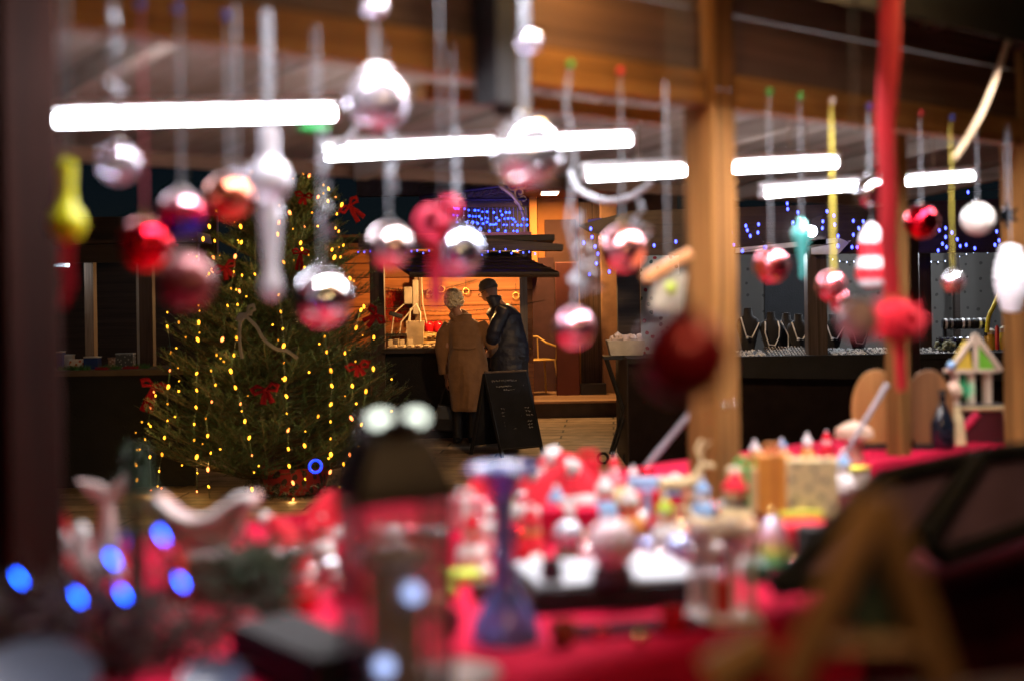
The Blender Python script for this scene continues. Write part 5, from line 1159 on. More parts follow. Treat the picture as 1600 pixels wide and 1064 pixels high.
# pale plate and cloth edge lower left
def plate(px, py, d, r, mat, label, tilt, name='plate'):
    t = thing(name, label, name, P(px, py, d)); m_ = MB().lathe([(r*.5, 0), (r*.6, .004), (r, .022), (r*.99, .026), (r*.6, .01), (.001, .008)], n=36); m_.xf(Matrix.Rotation(tilt, 4, 'X')); m_.build('plate', mat, t); return t
plate(45, 1092, 1.75, .085, pm('lilac_ceramic', (.14, .17, .26), .4, bump=0), 'pale lilac plate in the bottom left corner', R(25))
plate(335, 1082, 1.9, .045, MATS['lilac_ceramic'], 'pale saucer at the bottom edge under the blue bulbs', R(20))
t, s = tb('wooden_cone', 'slim wooden stick figure in the left foreground', 'figurine', 140, 1063)
MB().lathe([(12*s, 0), (14*s, 20*s), (10*s, 90*s), (12*s, 108*s), (4*s, 118*s)], n=14).build('stick', wood('amber_wood', (.3, .15, .06), 'Z'), t)
# black folder shape beside the lantern
c = on_table(478, 1062); t = thing('black_case', 'black felt-covered case left of the lantern on the red cloth', 'case', c, R(35))
MB().box((0, 0, .03), (.11, .28, .055)).build('case_body', M_blackcloth, t, bev=.006); MB().box((0, 0, .062), (.112, .282, .008)).build('lid', M_blackcloth, t, bev=.003)

# ---- lantern
c = on_table(618, 1100); LD = 1.92; c = Vector((P(618, 1000, LD).x, LD, TZ+.003)); s = LD/FPX
t = thing('lantern', 'dark metal lantern with glass panes and amber bottom in the centre foreground', 'lantern', c, R(20))
M_br2 = pm('brown_metal', (.022, .010, .007), .45, .2)
zt_ = lambda py: (460-py)*s+1.5-c.z
MB().box((0, 0, .01), (.14, .14, .02)).build('base', M_br2, t, bev=.003)
for x in (-1, 1):
    for y in (-1, 1): MB().box((x*.060, y*.060, .02+(zt_(775)-.02)/2), (.008, .008, zt_(775)-.02)).build('corner_bar', M_br2, t, bev=.002)
H1 = zt_(775)
LS = [(.072, H1), (.070, H1+.012), (.064, zt_(735)), (.052, zt_(700)), (.040, zt_(672))]
MB().loft([[(-a, -a*.98, z), (a, -a, z), (a, a, z), (-a, a, z)] for a, z in LS]).build('roof', M_br2, t, bev=.008, ang=50)
for x in (-.024, .024): MB().ball((x, -.03, zt_(648)), (.016, .012, .010), 18, 12).build('highlight_bead', em('lantern_highlight', (.82, .92, .80), 1.5), t)  # glowing beads stand in for reflected highlights on the lantern top
for x, y in ((.006, 908), (-.034, 1015)): MB().ball((x, -.070, zt_(y)), .012, 18, 12).build('highlight_bead', em('pale_blue_highlight', (.42, .56, 1.0), .8), t)  # glowing beads stand in for bluish reflections on the glass
MB().lathe([(.030, zt_(675)), (.045, zt_(664)), (.048, zt_(650)), (.03, zt_(643)), (.002, zt_(641))], n=24).build('cap', M_br2, t)
M_pane = thin_glass('lantern_glass', (.85, .76, .78), .12, .06, .13)
for a in range(4): MB().box((0, -.060, .02+(H1-.02)/2), (.106, .002, H1-.03)).xf(Matrix.Rotation(R(90*a), 4, 'Z')).build('pane', M_pane, t, ang=0)
MB().lathe([(.032, .021), (.034, .17), (.030, .175)], n=20).build('candle', pm('amber_wax', (.45, .24, .06), .5, bump=0), t)
MB().ball((0, 0, .195), (.046, .046, .020), 16, 10).build('candle_top', M_w, t)
# ---- blue vase
VD = on_table(790, 1008).y; s = VD/FPX; c = on_table(790, 1000)
t = thing('bud_vase', 'tall blue glass bud vase with flared rim on the front counter', 'vase', c)
M_bg = pm('cobalt_glass', (.20, .28, .85), .12, 0, bump=0, trans=.45, coat=.8)
bs_ = lambda py: (1000-py)*s
MB().lathe([(56*s, 0), (56*s, 10*s), (52*s, 30*s), (38*s, 56*s), (22*s, 80*s), (17*s, 120*s), (16*s, 190*s), (19*s, 225*s), (30*s, 250*s), (48*s, 266*s), (58*s, 275*s), (54*s, 277*s), (26*s, 258*s), (8*s, 235*s)], n=32).build('vase', M_bg, t)
m_ = MB()
for k in range(6):
    a = k*1.047; m_.ball((44*s*math.cos(a), 44*s*math.sin(a), 268*s), (17*s, 17*s, 9*s), 12, 8)
m_.build('petal_rim', M_bg, t)
# ---- black tray with white cloth
c = on_table(948, 930); t = thing('display_tray', 'black-rimmed display tray lined with white cloth on the front counter', 'tray', c, R(12)); s = c.y/FPX
MB().box((0, 0, .022), (.33, .25, .044)).build('tray_body', M_blackcloth, t, bev=.004)
MB().box((0, 0, .047), (.30, .22, .006)).build('cloth_lining', pm('pale_lining', (.42, .45, .50), .8, bump=.5, bs=20), t, bev=.002)
tt = c.z+.052
def tt_(name, label, cat, px, py, z=tt): c_ = on_table(px, py, z); return thing(name, label, cat, c_), c_.y/FPX
def globe(px, py, r, mat, basem, label, name='snow_globe', z=tt):
    t, s = tt_(name, label, 'snow globe', px, py, z); MB().lathe([(r*.85*s, 0), (r*.8*s, r*.45*s), (r*.6*s, r*.55*s)], n=20).build('base', basem, t); MB().ball((0, 0, r*1.4*s), r*s, 24, 16).build('globe', mat, t); return t
globe(957, 905, 40, pattern('pink_marble', (.62, .42, .47), (.75, .68, .72), 40, .3, .2), pm('plum_base', (.05, .02, .03), .5), 'pink speckled globe on a dark base standing on the white-lined tray')
t, s = tt_('votive_holder', 'tiny dark votive holder at the left of the white-lined tray', 'candle holder', 862, 905); MB().lathe([(16*s, 0), (18*s, 6*s), (17*s, 32*s), (12*s, 32*s), (12*s, 12*s)], n=18).build('holder', pm('dark_votive', (.03, .02, .03), .4), t); MB().lathe([(11*s, 12*s), (11*s, 24*s)], n=12).build('candle', M_w, t)
globe(888, 868, 24, pm('ice_glass', (.5, .58, .7), .05, .3, coat=1, bump=0), pm('tan_base', (.20, .16, .12), .5), 'bluish glass globe with a tan base behind the white-lined tray', z=TZ+.003)
globe(1062, 890, 24, pm('frost_blue', (.35, .42, .75), .08, .4, coat=1, bump=0), pm('grey_base', (.3, .3, .34), .4), 'frosty blue globe beside the white frame', z=TZ+.003)
# ---- white frame lantern
c = on_table(1128, 968); s = c.y/FPX; t = thing('white_lantern', 'white-painted frame lantern on the front counter', 'lantern', c, R(15))
for x in (-1, 1):
    for y in (-1, 1): MB().box((x*34*s, y*.035, 75*s), (11*s, .012, 130*s)).build('corner_bar', M_w, t, bev=.002)
MB().box((0, 0, 6*s), (96*s, .10, 12*s)).build('base', M_w, t, bev=.003); MB().box((0, 0, 144*s), (84*s, .085, 10*s)).build('top', M_w, t, bev=.003)
MB().lathe([(16*s, 12*s), (17*s, 60*s), (14*s, 64*s)], n=16).build('candle', pm('red_wax', (.6, .03, .02), .4), t)
MB().box((0, .032, 80*s), (60*s, .002, 110*s)).build('pane', M_pane, t, ang=0)
# ---- assorted goods, each a thing of its own
def santa_hat(px, py, sc, label, rot=0, z=TZ+.003, tilt=.5):
    t, s = tb('felt_hat', label, 'felt hat', px, py, z, rot); s *= sc
    MB().tube([(0, 0, 10*s), (4*s, 0, 34*s), (18*s, 0, 58*s), (40*s, 0, 66*s)], [34*s, 24*s, 13*s, 5*s], 16).build('hat', M_redfelt, t)
    MB().torus((0, 0, 10*s), 32*s, 10*s, 24, 8).wob(3*s, 60, px).build('brim', pm('white_fleece', (.75, .70, .70), .95, bump=.8, bs=90), t); MB().ball((44*s, 0, 64*s), 13*s).build('bobble', MATS['white_fleece'], t); return t
def giftbox(px, py, w_, h_, dep, mat, rib, label, rot=0, z=TZ+.003):
    t, s = tb('gift_box', label, 'gift box', px, py, z, rot)
    MB().box((0, 0, h_*s/2), (w_*s, dep, h_*s)).build('box_body', mat, t, bev=.003)
    if rib: MB().box((0, 0, h_*s/2+.001), (w_*.16*s, dep+.004, h_*s+.004)).build('ribbon', rib, t); MB().torus((-6*s, 0, h_*s+6*s), 8*s, 3*s, 14, 6, Rx(R(90))).torus((6*s, 0, h_*s+6*s), 8*s, 3*s, 14, 6, Rx(R(90))).build('ribbon_bow', rib, t)
    return t
def figure(px, py, h_, body, head, hat, label, z=TZ+.003, name='snowman_figure', extra=None):
    t, s = tb(name, label, 'figurine', px, py, z, random.uniform(-.4, .4)); k = h_*s
    MB().lathe([(.26*k, 0), (.32*k, .1*k), (.30*k, .3*k), (.17*k, .52*k), (.10*k, .56*k)], n=20).build('body', body, t)
    MB().ball((0, 0, .66*k), .19*k, 18, 12).build('head', head, t)
    MB().lathe([(.21*k, .74*k), (.20*k, .80*k), (.10*k, .95*k), (.01*k, 1.08*k)], n=18).build('hat', hat, t)
    MB().ball((0, 0, 1.06*k), .06*k).build('bobble', MATS['white_fleece'] if 'white_fleece' in MATS else M_w, t)
    if extra: MB().torus((0, 0, .52*k), .17*k, .05*k, 18, 6).build('scarf', extra, t)
    MB().ball((0, -.18*k, .65*k), .035*k, 8, 6).build('nose', pm('carrot', (.7, .25, .03), .5), t); return t
def ball_orn(px, py, r, mat, label, z=TZ+.003, name='glass_ball'):
    t, s = tb(name, label, 'bauble', px, py, z); MB().ball((0, 0, r*s), r*s, 24, 16).build('ball', mat, t); MB().lathe([(.22*r*s, 1.95*r*s), (.2*r*s, 2.15*r*s), (.03*r*s, 2.2*r*s)], n=12).build('cap', M_gold, t); return t
def deer(px, py, h_, mat, label, z=TZ+.003, rot=0):
    t, s = tb('straw_reindeer', label, 'figurine', px, py, z, rot); k = h_*s
    MB().tube([(-.35*k, 0, .5*k), (0, 0, .47*k), (.3*k, 0, .52*k)], [.10*k, .12*k, .10*k], 12).build('body', mat, t)
    MB().tube([(.28*k, 0, .52*k), (.42*k, 0, .8*k), (.62*k, 0, .76*k)], [.08*k, .07*k, .04*k], 10).build('head', mat, t)
    for x in (-.3, .25):
        for y in (-.08, .08): MB().tube([(x*k, y*k, .48*k), (x*1.15*k, y*1.5*k, 0)], [.045*k, .03*k], 8).build('leg', mat, t)
    for y in (-1, 1): MB().tube([(.42*k, y*.03*k, .84*k), (.36*k, y*.12*k, 1.05*k), (.48*k, y*.2*k, 1.2*k)], .025*k, 6).build('antler', mat, t)
    return t
M_straw = pm('straw', (.62, .46, .24), .8, bump=.5, bs=80); M_green = pm('green_paint', (.05, .35, .06), .5); M_lime = MATS['lime_paint']; M_fl = pm('white_fleece', (.75, .70, .70), .95, bump=.8, bs=90)
M_pinkf = pm('pink_felt', (.72, .22, .26), .8); M_org = pm('orange_paint', (.62, .24, .04), .5); M_paleb = pm('pale_blue_paint', (.25, .42, .68), .5)
# back left of counter, between sleigh and lantern
giftbox(470, 858, 90, 40, .10, M_redfelt, M_red, 'plain red felt box right of the sleigh', .3)
santa_hat(445, 870, .9, 'red felt hat with white brim beside the sleigh', 2.6)
santa_hat(500, 842, 1.1, 'red felt hat with bobble touching the lantern\'s left side', .3)
figure(470, 950, 90, M_redfelt, M_w, M_redfelt, 'red felt figure with white face left of the lantern', extra=M_fl)
ball_orn(515, 905, 18, msil, 'small silver ball left of the lantern')
ball_orn(428, 905, 15, M_pinkf, 'small matt pink ball in front of the dark evergreen bunch')
figure(505, 870, 60, M_w, M_w, M_redfelt, 'small white figure with red hat left of the lantern', extra=M_redfelt)
giftbox(425, 948, 60, 18, .07, M_blackcloth, None, 'flat black box on the red cloth under the evergreen bunch', .5)
giftbox(385, 985, 46, 16, .06, M_redfelt, M_pinkf, 'flat red parcel with pink ribbon in the left of the red cloth', -.3)
ball_orn(450, 1000, 13, mrose, 'tiny rose ball near the front edge of the red cloth')
# right of lantern
figure(738, 885, 82, M_w, M_w, M_redfelt, 'plump white figure with red hat between lantern and blue vase', extra=M_redfelt)
M_rg = giftbox(722, 905, 60, 14, .07, M_lime, None, 'flat lime green box under the plump white figure', .2)
santa_hat(735, 806, .9, 'red felt hat with white brim right behind the lantern', .1)
giftbox(728, 822, 62, 44, .08, M_pinkf, M_fl, 'pink felt parcel right of the lantern')
figure(830, 872, 78, M_redfelt, M_pinkf, M_redfelt, 'red figure with pink face right of the blue vase', extra=M_org)
santa_hat(850, 808, 1.15, 'big red felt hat behind the blue vase', .5)
santa_hat(905, 792, 1.2, 'big red felt hat with a bright white bobble at the back of the counter', 2.4)
giftbox(920, 778, 34, 60, .04, M_redfelt, M_redfelt, 'narrow red box topped with a bow at the back edge of the counter')
giftbox(890, 838, 90, 46, .09, M_red, M_fl, 'red box with white ribbon in the middle of the heap')
figure(870, 830, 66, M_fl, M_pinkf, M_paleb, 'white figure with a pale blue hat in the middle of the heap')
figure(945, 812, 66, M_paleb, M_w, M_fl, 'pale blue figure with a fluffy white hat', extra=M_redfelt)
ball_orn(828, 905, 14, M_lime, 'small lime green ball near the foot of the blue vase')
ball_orn(905, 852, 13, M_org, 'small orange ball beside the bluish globe')
figure(985, 838, 74, M_org, M_straw, M_fl, 'orange figure with straw-coloured face behind the pink globe', extra=M_redfelt)
ball_orn(972, 800, 20, M_straw, 'straw-coloured ball behind the heap')
giftbox(1010, 800, 52, 34, .06, M_redfelt, M_paleb, 'red box with pale blue ribbon behind the straw ball')
giftbox(1022, 772, 80, 26, .07, M_paleb, None, 'pale blue flat box at the back edge left of the lit post')
deer(1062, 800, 92, M_straw, 'straw reindeer standing by the foot of the lit post', rot=.2)
deer(1100, 850, 70, M_straw, 'smaller straw reindeer before the lit post', rot=2.6)
figure(1040, 850, 70, M_fl, M_w, M_lime, 'white figure with lime hat among the straw reindeer', extra=M_org)
figure(1150, 836, 96, M_straw, M_straw, M_redfelt, 'straw-coloured bear-like figure with red hat right of the lit post', extra=M_black)
figure(1098, 812, 60, M_paleb, M_w, M_paleb, 'pale blue bird-like figure at the foot of the lit post', extra=M_fl)
ball_orn(1170, 850, 20, pm('caramel', (.5, .26, .1), .4), 'caramel brown ball right of the bear-like figure')
ball_orn(1010, 868, 15, MATS['frost_blue'], 'small frosted blue ball behind the pink globe')
ball_orn(1085, 880, 14, msil, 'small silver ball left of the white frame lantern')
ball_orn(1030, 880, 12, mpinks, 'small pink and silver ball beside the frosty blue globe')
figure(1010, 905, 44, M_fl, M_w, M_fl, 'little all-white figure right of the pink globe')
figure(1175, 900, 70, M_fl, mrose, M_pinkf, 'white and rose figure behind the white frame lantern')
t, s = tb('glitter_bell', 'glittering yellow, pink and lilac bell right of the white frame lantern', 'bell', 1208, 878)
MB().lathe([(34*s, 0), (30*s, 10*s), (22*s, 40*s), (14*s, 62*s), (3*s, 72*s)], n=22).build('bell', banded('bell_bands', [(.1, (.05, .3, .15)), (.3, (.6, .55, .1)), (.6, (.75, .35, .45)), (.9, (.7, .65, .8))], .3, .5), t); MB().torus((0, 0, 76*s), 6*s, 2*s, 12, 6, Rx(R(90))).build('loop', M_gold, t)
giftbox(1180, 905, 38, 26, .05, pm('bottle_green', (.01, .12, .07), .4), None, 'small bottle green box behind the glittering bell')
giftbox(1208, 800, 54, 92, .07, M_org, pm('amber_band', (.5, .17, .03), .5), 'upright orange box on the red cloth right of the lit post')
giftbox(1270, 808, 76, 92, .04, pattern('map_print', (.62, .48, .24), (.25, .20, .14), 30, .25), None, 'upright beige printed box beside the orange one')
giftbox(1252, 812, 66, 14, .03, pm('yellow_card', (.7, .65, .05), .5), None, 'flat yellow card in front of the printed box', .1)
giftbox(1165, 800, 54, 70, .05, M_straw, M_green, 'straw-coloured box with a green band touching the lit post')
figure(1318, 770, 60, M_fl, M_w, M_paleb, 'white figure with pale blue hat left of the silver rod')
giftbox(1280, 862, 60, 40, .07, M_blackcloth, None, 'black box at the edge of the black-trimmed case')
giftbox(1255, 845, 84, 30, .10, M_redfelt, None, 'red felt box before the upright orange box', .3)
def dish(px, py, r, m1, label, seed, dm=None):
    t, s = tb('sweet_dish', label, 'dish', px, py); rn = random.Random(seed); r *= s
    MB().lathe([(r*.5, 0), (r*.55, .004), (r, r*.35), (r*.96, r*.36), (r*.5, .008), (.001, .007)], n=24).build('dish', dm or M_w, t); 
    for q, mt in enumerate(m1):
        m_ = MB()
        for k in range(16):
            a = rn.uniform(0, 6.283); rr = r*.85*math.sqrt(rn.random()); m_.ball((rr*math.cos(a), rr*math.sin(a), r*.3+rn.random()*r*.5*(1-rr/r)), rn.uniform(.12, .2)*r, 8, 6)
        m_.build('sweets', mt, t)['kind'] = 'stuff'
dish(765, 835, 30, (M_redfelt, msil, M_fl), 'dish of red, silver and white sweets left of the blue vase', 1)
dish(800, 790, 34, (mrose, M_fl, mred), 'dish of rose and white sweets behind the blue vase', 2)
dish(935, 860, 30, (mpinks, M_w, mred), 'dish of pink and white sweets behind the speckled globe', 3)
dish(1105, 905, 26, (msil, M_paleb, M_w), 'dish of silver and pale blue sweets beside the white frame', 4)
dish(1060, 832, 28, (M_gold, M_straw, M_w), 'dish of gold and straw-coloured sweets among the reindeer', 5)
dish(1130, 800, 26, (M_w, mred, M_straw), 'dish of white and red sweets against the lit post', 6)
dish(540, 905, 30, (mred, M_fl, mrose), 'dish of red and white sweets half behind the lantern', 7)
dish(440, 905, 24, (mred, msil, M_pinkf), 'dish of red and silver sweets before the evergreen bunch', 8)
dish(1245, 880, 24, (M_gold, mrose, msil), 'small dish of gold sweets beside the glittering bell', 9)
dish(860, 930, 20, (msil, M_w, M_w), 'little dish of silver sweets on the front edge of the tray', 10)
for (px, py, r_, mt, lab) in ((780, 880, 13, msil, 'tiny silver ball left of the vase stem'), (812, 850, 15, mred, 'shiny red ball right of the vase stem'), (842, 838, 14, M_w, 'white glossy ball behind the red pink-faced figure'), (868, 792, 14, msil, 'silver ball on top of the red heap behind the vase'), (912, 822, 12, mpinks, 'rosy silver ball beside the white-ribboned red box'), (958, 838, 13, mred, 'shiny red ball behind the pale blue figure'), (1000, 822, 13, M_w, 'white glossy ball beside the orange figure'), (1075, 845, 12, mcop, 'copper ball between the two straw reindeer'), (1120, 870, 13, M_w, 'white glossy ball just above the white frame lantern'), (1146, 880, 12, mrose, 'rose ball at the right of the white frame lantern'), (1190, 862, 12, M_gold, 'gold ball left of the glittering bell'), (1225, 838, 13, mred, 'shiny red ball at the foot of the upright orange box'), (1300, 836, 12, msil, 'silver ball by the upper rim of the mauve case'), (560, 860, 14, mred, 'shiny red ball left behind the lantern'), (455, 880, 13, msil, 'silver ball near the felt hat beside the sleigh'), (400, 940, 12, mred, 'shiny red ball below the dark crate'), (690, 850, 14, msil, 'silver ball peeping out right of the lantern'), (705, 935, 12, M_lime, 'lime ball at the lantern\'s lower right')):
    ball_orn(px, py, r_, mt, lab)
figure(762, 868, 54, M_pinkf, M_w, M_fl, 'pink figure with fluffy white hat touching the vase stem')
figure(795, 812, 58, M_w, M_pinkf, M_redfelt, 'white figure with red hat peeping over the vase', extra=M_lime)
figure(1130, 770, 62, M_straw, M_w, M_straw, 'straw-coloured figure leaning on the left of the lit post', extra=M_redfelt)
figure(1190, 775, 50, M_fl, M_w, M_green, 'white figure with green hat at the back right of the lit post')
figure(560, 935, 72, M_redfelt, M_w, M_fl, 'red figure with fluffy hat half hidden by the lantern')
c = on_table(985, 985); t = thing('tray_shade_sheet', 'dark sheet standing in for the shade under the front edge of the white-lined tray', 'shade_sheet', c, R(14)); MB().box((0, .0, .006), (.26, .08, .010)).build('shade_sheet', pm('tray_shade_cloth', (.06, .004, .012), .9, spec=.1, bump=.5, bs=25), t, bev=.003)  # dark sheet laid where only the tray's shade falls
for px, py, lab in ((880, 1005, 'dark amber votive cup in front of the tray, left one'), (1052, 985, 'red votive cup in front of the tray, right one'), (700, 990, 'dark brown cup between the lantern and the blue vase')):
    t, s = tb('votive_cup', lab, 'candle holder', px, py); MB().lathe([(14*s, 0), (20*s, 6*s), (22*s, 34*s), (19*s, 34*s), (15*s, 8*s)], n=20).build('cup', {880: pm('amber_cup', (.20, .07, .02), .15, coat=.6, bump=0), 1052: MATS['ruby_glass'], 700: pm('umber_cup', (.06, .03, .02), .2, bump=0)}[px], t); MB().lathe([(13*s, 9*s), (13*s, 24*s)], n=12).build('candle', M_w, t)
for px, py, lab, mt in ((760, 935, 'small dark wooden block left of the vase foot', M_dkw), (675, 960, 'small tan wooden block beside the lantern', M_straw)):
    t, s = tb('wooden_block', lab, 'block', px, py, rot=.4); MB().box((0, 0, 14*s), (44*s, .03, 28*s)).build('block', mt, t, bev=.003)
for (px, py, h_, a_, b_, c_, lab) in ((815, 765, 46, M_redfelt, M_w, M_fl, 'tiny red figure at the back edge of the rear counter above the vase stem'), (848, 758, 44, M_w, M_w, M_redfelt, 'tiny white figure with red hat at the back edge right of the vase rim'), (960, 762, 46, M_pinkf, M_w, M_redfelt, 'tiny pink figure at the back edge by the bow-topped box'), (990, 770, 40, M_fl, mrose, M_w, 'tiny white figure with rose face behind the straw-coloured ball'), (1180, 735, 44, M_redfelt, M_straw, M_fl, 'tiny red figure with fluffy hat right of the lit post at the rear'), (1222, 728, 40, M_w, M_w, M_paleb, 'tiny white figure with pale blue hat behind the leaflets'), (1262, 722, 42, M_org, M_w, M_fl, 'tiny orange figure behind the yellow leaflet'), (1292, 716, 40, M_redfelt, M_w, M_redfelt, 'tiny all-red figure left of the mushroom-shaped one')):
    figure(px, py, h_, a_, b_, c_, lab)
for (px, py, r_, mt, lab) in ((830, 800, 15, M_w, 'white ball in the red hats behind the vase'), (880, 765, 13, mrose, 'rose ball at the back edge between two red hats'), (945, 775, 14, msil, 'silver ball at the back edge by the pink figure'), (1010, 752, 12, mred, 'red ball on the back edge left of the silver rod'), (1055, 762, 12, M_w, 'white ball at the back edge right of the silver rod'), (1160, 762, 13, mrose, 'rose ball at the rear right against the lit post'), (1205, 755, 12, msil, 'silver ball between the rear figures and the leaflets'), (1235, 748, 11, mred, 'red ball on the rear counter before the cherry leaflet'), (1300, 755, 12, M_w, 'white ball beside the foot of the right silver rod'), (745, 835, 13, msil, 'silver ball on the heap between lantern and vase'), (758, 905, 12, M_w, 'white ball left of the vase above the lime box'), (780, 850, 12, mrose, 'rose ball touching the vase stem on its left'), (838, 888, 12, M_w, 'white ball on the tray\'s left rear corner'), (915, 875, 12, mpinks, 'rosy silver ball left of the speckled globe'), (1000, 885, 12, msil, 'silver ball right of the speckled globe'), (1045, 868, 11, M_w, 'white ball above the frosty blue globe'), (640, 845, 14, mrose, 'rose ball showing through the lantern glass'), (615, 850, 16, M_w, 'white ball showing through the lantern glass'), (665, 848, 14, mpinks, 'rosy silver ball showing at the lantern\'s right pane'), (590, 848, 15, M_pinkf, 'matt pink ball showing through the lantern\'s left pane'), (485, 905, 13, M_w, 'white ball among the red felt left of the lantern'), (530, 935, 12, mrose, 'rose ball beside the half hidden red figure'), (820, 985, 12, msil, 'silver ball right of the vase foot'), (940, 1000, 11, mred, 'red ball before the dark shade sheet'), (1000, 1005, 10, M_gold, 'gold ball before the right votive cup')):
    ball_orn(px, py, r_, mt, lab)
dish(622, 880, 44, (M_w, M_pinkf, mrose), 'wide dish of pink and white sweets seen through the lantern', 21)
# magazines at the rear
for i, (px, py, mt, lab) in enumerate(((1180, 742, M_paleb, 'pale blue leaflet lying at the back of the rear counter'), (1235, 736, pm('cherry_card', (.7, .02, .06), .4), 'cherry red leaflet behind the upright boxes'), (1295, 735, MATS['yellow_card'], 'yellow leaflet beside the cherry red one'))):
    c = on_table(px, py, TZ+.05); t = thing('leaflet_stack', lab, 'leaflets', Vector((c.x, c.y, TZ+.004)), TH); MB().box((0, 0, .025), (.20, .13, .05)).build('pages', M_cream, t); MB().box((0, 0, .052), (.205, .135, .003)).build('cover', mt, t)
# silver rods (selfie-stick like easel bars)
M_rod = pattern('glitter_rod', (.55, .55, .6), (.2, .2, .24), 120, .2, .3)
def rod(a, b, label):
    t = MB().tube([a, b], .008, 8).build('silver_rod', M_rod, None, world=True, loc=a); tag(t, label, 'rod')
rod(P(1010, 728, 4.0), P(1083, 640, 3.95), 'slanted silver glitter rod left of the lit post')
rod(P(1300, 745, 4.4), P(1386, 600, 4.3), 'slanted silver glitter rod against the round wooden boards')
# round boards
c = on_table(1372, 716); s = c.y/FPX
bm_ = wood('oak_board', (.50, .24, .07), 'Z', dark=.6)
for px, rr, lab, w_ in ((1370, 62, 'tall oval wooden board left of the thin post', .62), (1452, 62, 'tall oval wooden board right of the thin post, darker', .62)):
    c = on_table(px, 702); s = c.y/FPX; t = thing('wooden_board', lab, 'board', c)
    m_ = MB().lathe([(rr*s, -.008), (rr*s*1.02, 0), (rr*s, .008)], n=30); m_.v = [Vector((v.x*w_, v.z, v.y+rr*s)) for v in m_.v]; m_.build('board', bm_ if px == 1370 else wood('dark_oak', (.28, .12, .04), 'Z'), t)
    MB().box((0, .02, .012), (.10, .07, .022)).build('foot', M_dkw, t)
for px, lab in ((1408, 'dark round bottle at the foot of the thin post'), (1472, 'dark bottle right of the darker oval board')):
    t, s = tb('dark_bottle', lab, 'bottle', px, 700); MB().lathe([(16*s, 0), (20*s, 6*s), (20*s, 40*s), (12*s, 60*s), (8*s, 70*s), (8*s, 84*s)], n=20).build('bottle', pm('dark_glass', (.01, .012, .02), .08, coat=.6, bump=0), t); MB().lathe([(9*s, 82*s), (9*s, 92*s)], n=12).build('cap', M_black, t)
t, s = tb('mushroom_figure', 'pale pinkish mushroom-shaped figure before the oval board', 'figurine', 1335, 720); MB().lathe([(14*s, 0), (12*s, 30*s), (30*s, 38*s), (28*s, 50*s), (12*s, 60*s), (2*s, 63*s)], n=20).build('mushroom', pm('peach', (.65, .42, .30), .5), t)
# doll with green hair, toy house, red picture frame
t, s = tb('doll_figure', 'small doll with green straw hair right of the oval boards', 'figurine', 1494, 694)
MB().lathe([(16*s, 0), (12*s, 40*s), (6*s, 60*s)], n=16).build('body', M_straw, t); MB().ball((-4*s, 0, 82*s), 15*s).build('head', pm('peach', (.65, .42, .30), .5), t)
m_ = MB()
for k in range(120):
    q = Vector((10*s, 0, 86*s)); dd = Vector((random.uniform(0, 1), random.gauss(0, .4), random.gauss(0, .6))).normalized()*24*s; s_ = dd.orthogonal().normalized()*.0015; m_.add([q-s_, q+s_, q+dd], [(0, 1, 2)])
m_.build('hair', pm('mint', (.05, .50, .22), .7, bump=0), t, ang=0)
c = on_table(1525, 690); s = c.y/FPX; t = thing('picture_frame', 'pale-edged red slate board with a bright red strap', 'frame', c, .1)
MB().box((0, 0, 24*s), (92*s, .015, 48*s)).build('panel', pm('wine_panel', (.07, .008, .012), .5), t)
for a, b_ in (((-50, 0), (-46, 52)), ((50, 0), (46, 52)), ((-50, 52), (50, 52))): MB().tube([(a[0]*s, -.012, a[1]*s), (b_[0]*s, -.012, b_[1]*s)], 4*s, 6).build('edge', M_straw, t)
MB().tube([(-40*s, -.02, 4*s), (0, -.02, 46*s)], 6*s, 6, .3).build('strap', pm('coral_ribbon', (.75, .03, .10), .5), t)
c = c+Vector((.02, .16, 0)); t = thing('toy_house', 'little open wooden house on stilts with yellow and green roof', 'toy house', c); s = c.y/FPX
MB().box((6*s, 0, 26*s), (96*s, .10, 52*s)).build('pedestal', M_dkw, t)
for x in (-24, 0, 26): MB().box((x*s+6*s, 0, 76*s), (8*s, .05, 52*s)).build('stilt', pm('bleached_wood', (.62, .48, .36), .7), t)
MB().box((6*s, 0, 104*s), (74*s, .08, 6*s)).build('floor_plate', MATS['bleached_wood'], t)
MB().prism([Vector((x*s+6*s, -.03, z*s)) for x, z in [(-30, 107), (-6, 150), (0, 107)]], (0, .06, 0)).build('roof_panel', pm('mustard', (.65, .45, .05), .5), t)
MB().prism([Vector((x*s+6*s, -.03, z*s)) for x, z in [(8, 107), (12, 150), (38, 107)]], (0, .06, 0)).build('roof_panel', pm('leafy', (.2, .6, .05), .5), t)
for a, b_ in (((-38, 104), (4, 160)), ((42, 104), (4, 160)), ((4, 104), (4, 160))): MB().tube([(a[0]*s+6*s, -.04, a[1]*s), (b_[0]*s+6*s, -.04, b_[1]*s)], 4.5*s, 6).build('roof_bar', MATS['bleached_wood'], t)
MB().ball((-30*s, -.05, 114*s), 7*s).build('light', pm('skyblue', (.3, .5, .8), .3), t)
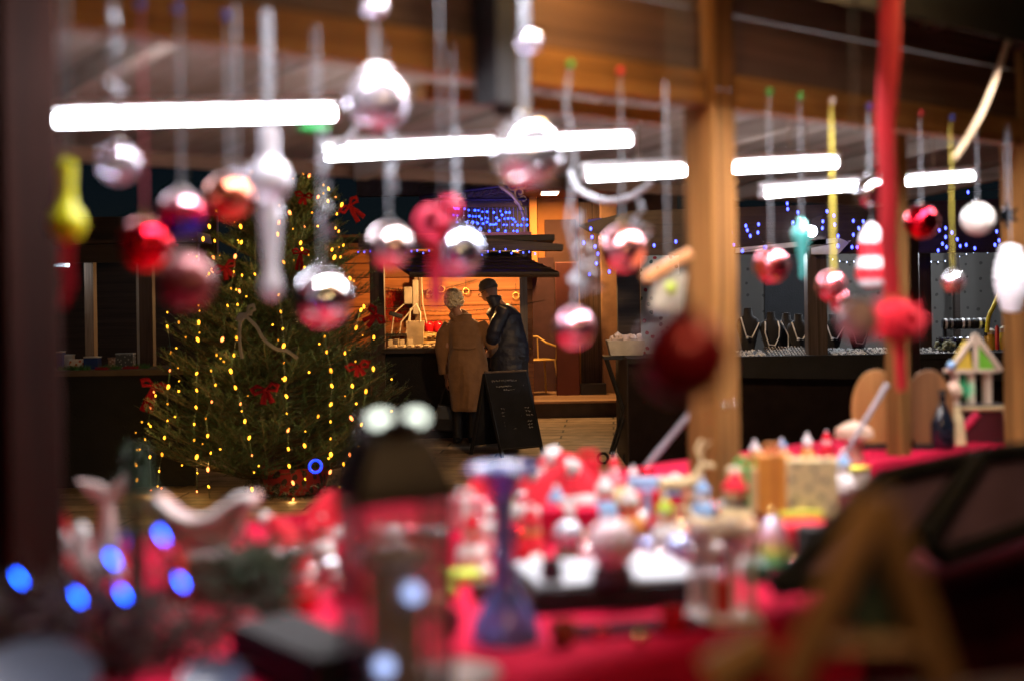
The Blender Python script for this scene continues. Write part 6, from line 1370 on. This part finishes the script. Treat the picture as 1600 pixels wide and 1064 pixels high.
# ---- black trimmed mauve cases at right
M_mauve = pm('mauve_lining', (.27, .16, .25), .8, var=.2, vs=6, bump=.3)
def lid(poly, d_, label):
    q = [P(x, y, dd) for (x, y), dd in zip(poly, d_)]; t = thing('open_case', label, 'display case', q[0])
    nn = (q[1]-q[0]).cross(q[2]-q[0]).normalized(); nn = nn if nn.y > 0 else -nn
    MB().prism(q, nn*.012).build('lining', M_mauve, t, world=True, ang=0)
    for a, b_ in zip(q, q[1:]+q[:1]): MB().tube([a-nn*.008, b_-nn*.008], .018, 8).build('rim', M_blackcloth, t, world=True)
    return t
lid([(1205, 915), (1370, 745), (1520, 712), (1425, 845), (1330, 900)], [2.35, 2.55, 2.75, 2.55, 2.4], 'left wing of the black-trimmed mauve display case propped at right')
lid([(1440, 845), (1530, 712), (1640, 700), (1650, 810), (1470, 872)], [2.5, 2.72, 2.9, 2.8, 2.55], 'right wing of the black-trimmed mauve display case cut by the right edge')
# side counter that carries the near things at lower right
nc = thing('side_counter', 'dark side counter with wine red cloth in the bottom right corner', 'counter', P(1350, 900, 1.42).xy.to_3d())
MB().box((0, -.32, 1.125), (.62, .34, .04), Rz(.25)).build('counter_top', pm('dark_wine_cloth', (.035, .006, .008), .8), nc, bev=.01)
MB().box((0, -.32, .55), (.56, .28, 1.1), Rz(.25)).build('cabinet', M_dkw, nc)
# wooden A shape
d = 1.22; s = d/FPX; a0 = P(1370, 775, d); bl_ = P(1235, 1075, d); br_ = P(1475, 1075, d)
t = thing('wooden_triangle', 'blurred wooden triangle frame ornament closest to the camera at lower right', 'ornament', Vector((a0.x, a0.y, bl_.z)))
M_aw = wood('honey_wood', (.42, .23, .10), 'Z', dark=.7)
MB().tube([a0, bl_], 28*s, 10, .6).build('side_bar', M_aw, t, world=True); MB().tube([a0, br_], 28*s, 10, .6).build('side_bar', M_aw, t, world=True)
MB().tube([P(1290, 1010, d), P(1430, 1010, d)], 24*s, 10, .6).build('cross_bar', M_aw, t, world=True)
MB().prism([P(1368, 860, d+.012), P(1310, 985, d+.012), P(1425, 1000, d+.012)], (0, .004, 0)).build('back_panel', pm('dark_slate', (.045, .075, .055), .7), t, world=True, ang=0)
MB().ball(P(1345, 830, d), (14*s, 14*s, 24*s)).build('knob', pm('pale_knob', (.45, .30, .2), .4), t, world=True)
t = MB().tube([P(1110, 1062, 1.35), P(1200, 1010, 1.35)], .022, 10).build('wooden_stick', M_aw, None, world=True, loc=P(1110, 1062, 1.35)); tag(t, 'blurred wooden stick end at the bottom edge left of the triangle frame', 'stick')
# pale beige dish at the front
c = on_table(700, 1075); t = thing('pale_dish', 'pale beige dish at the bottom edge right of the lantern', 'dish', c)
MB().lathe([(.03, 0), (.05, .004), (.075, .02), (.074, .023), (.04, .008), (.001, .006)], n=28).build('dish', pm('beige_dish', (.42, .30, .26), .4), t)

# unseen lamp assumed from the warm-lit paving, hidden above the near stall's roof
t = thing('assumed_street_lamp', 'assumed warm lamp hung out of sight on a wire high over the square', 'lamp', (0.7, 10.6, 3.05))
MB().lathe([(.03, .16), (.10, .12), (.22, .02), (.21, .0)], n=24).build('shade', M_black, t); MB().ball((0, 0, 0), .07).build('bulb', M_warm, t)
MB().tube([(-7, 0, 1.2), (0, 0, .16), (7, 0, 1.2)], .006, 5).build('wire', M_black, t)
point(t, (0, 0, -.12), 85, (1, .60, .28), .12)
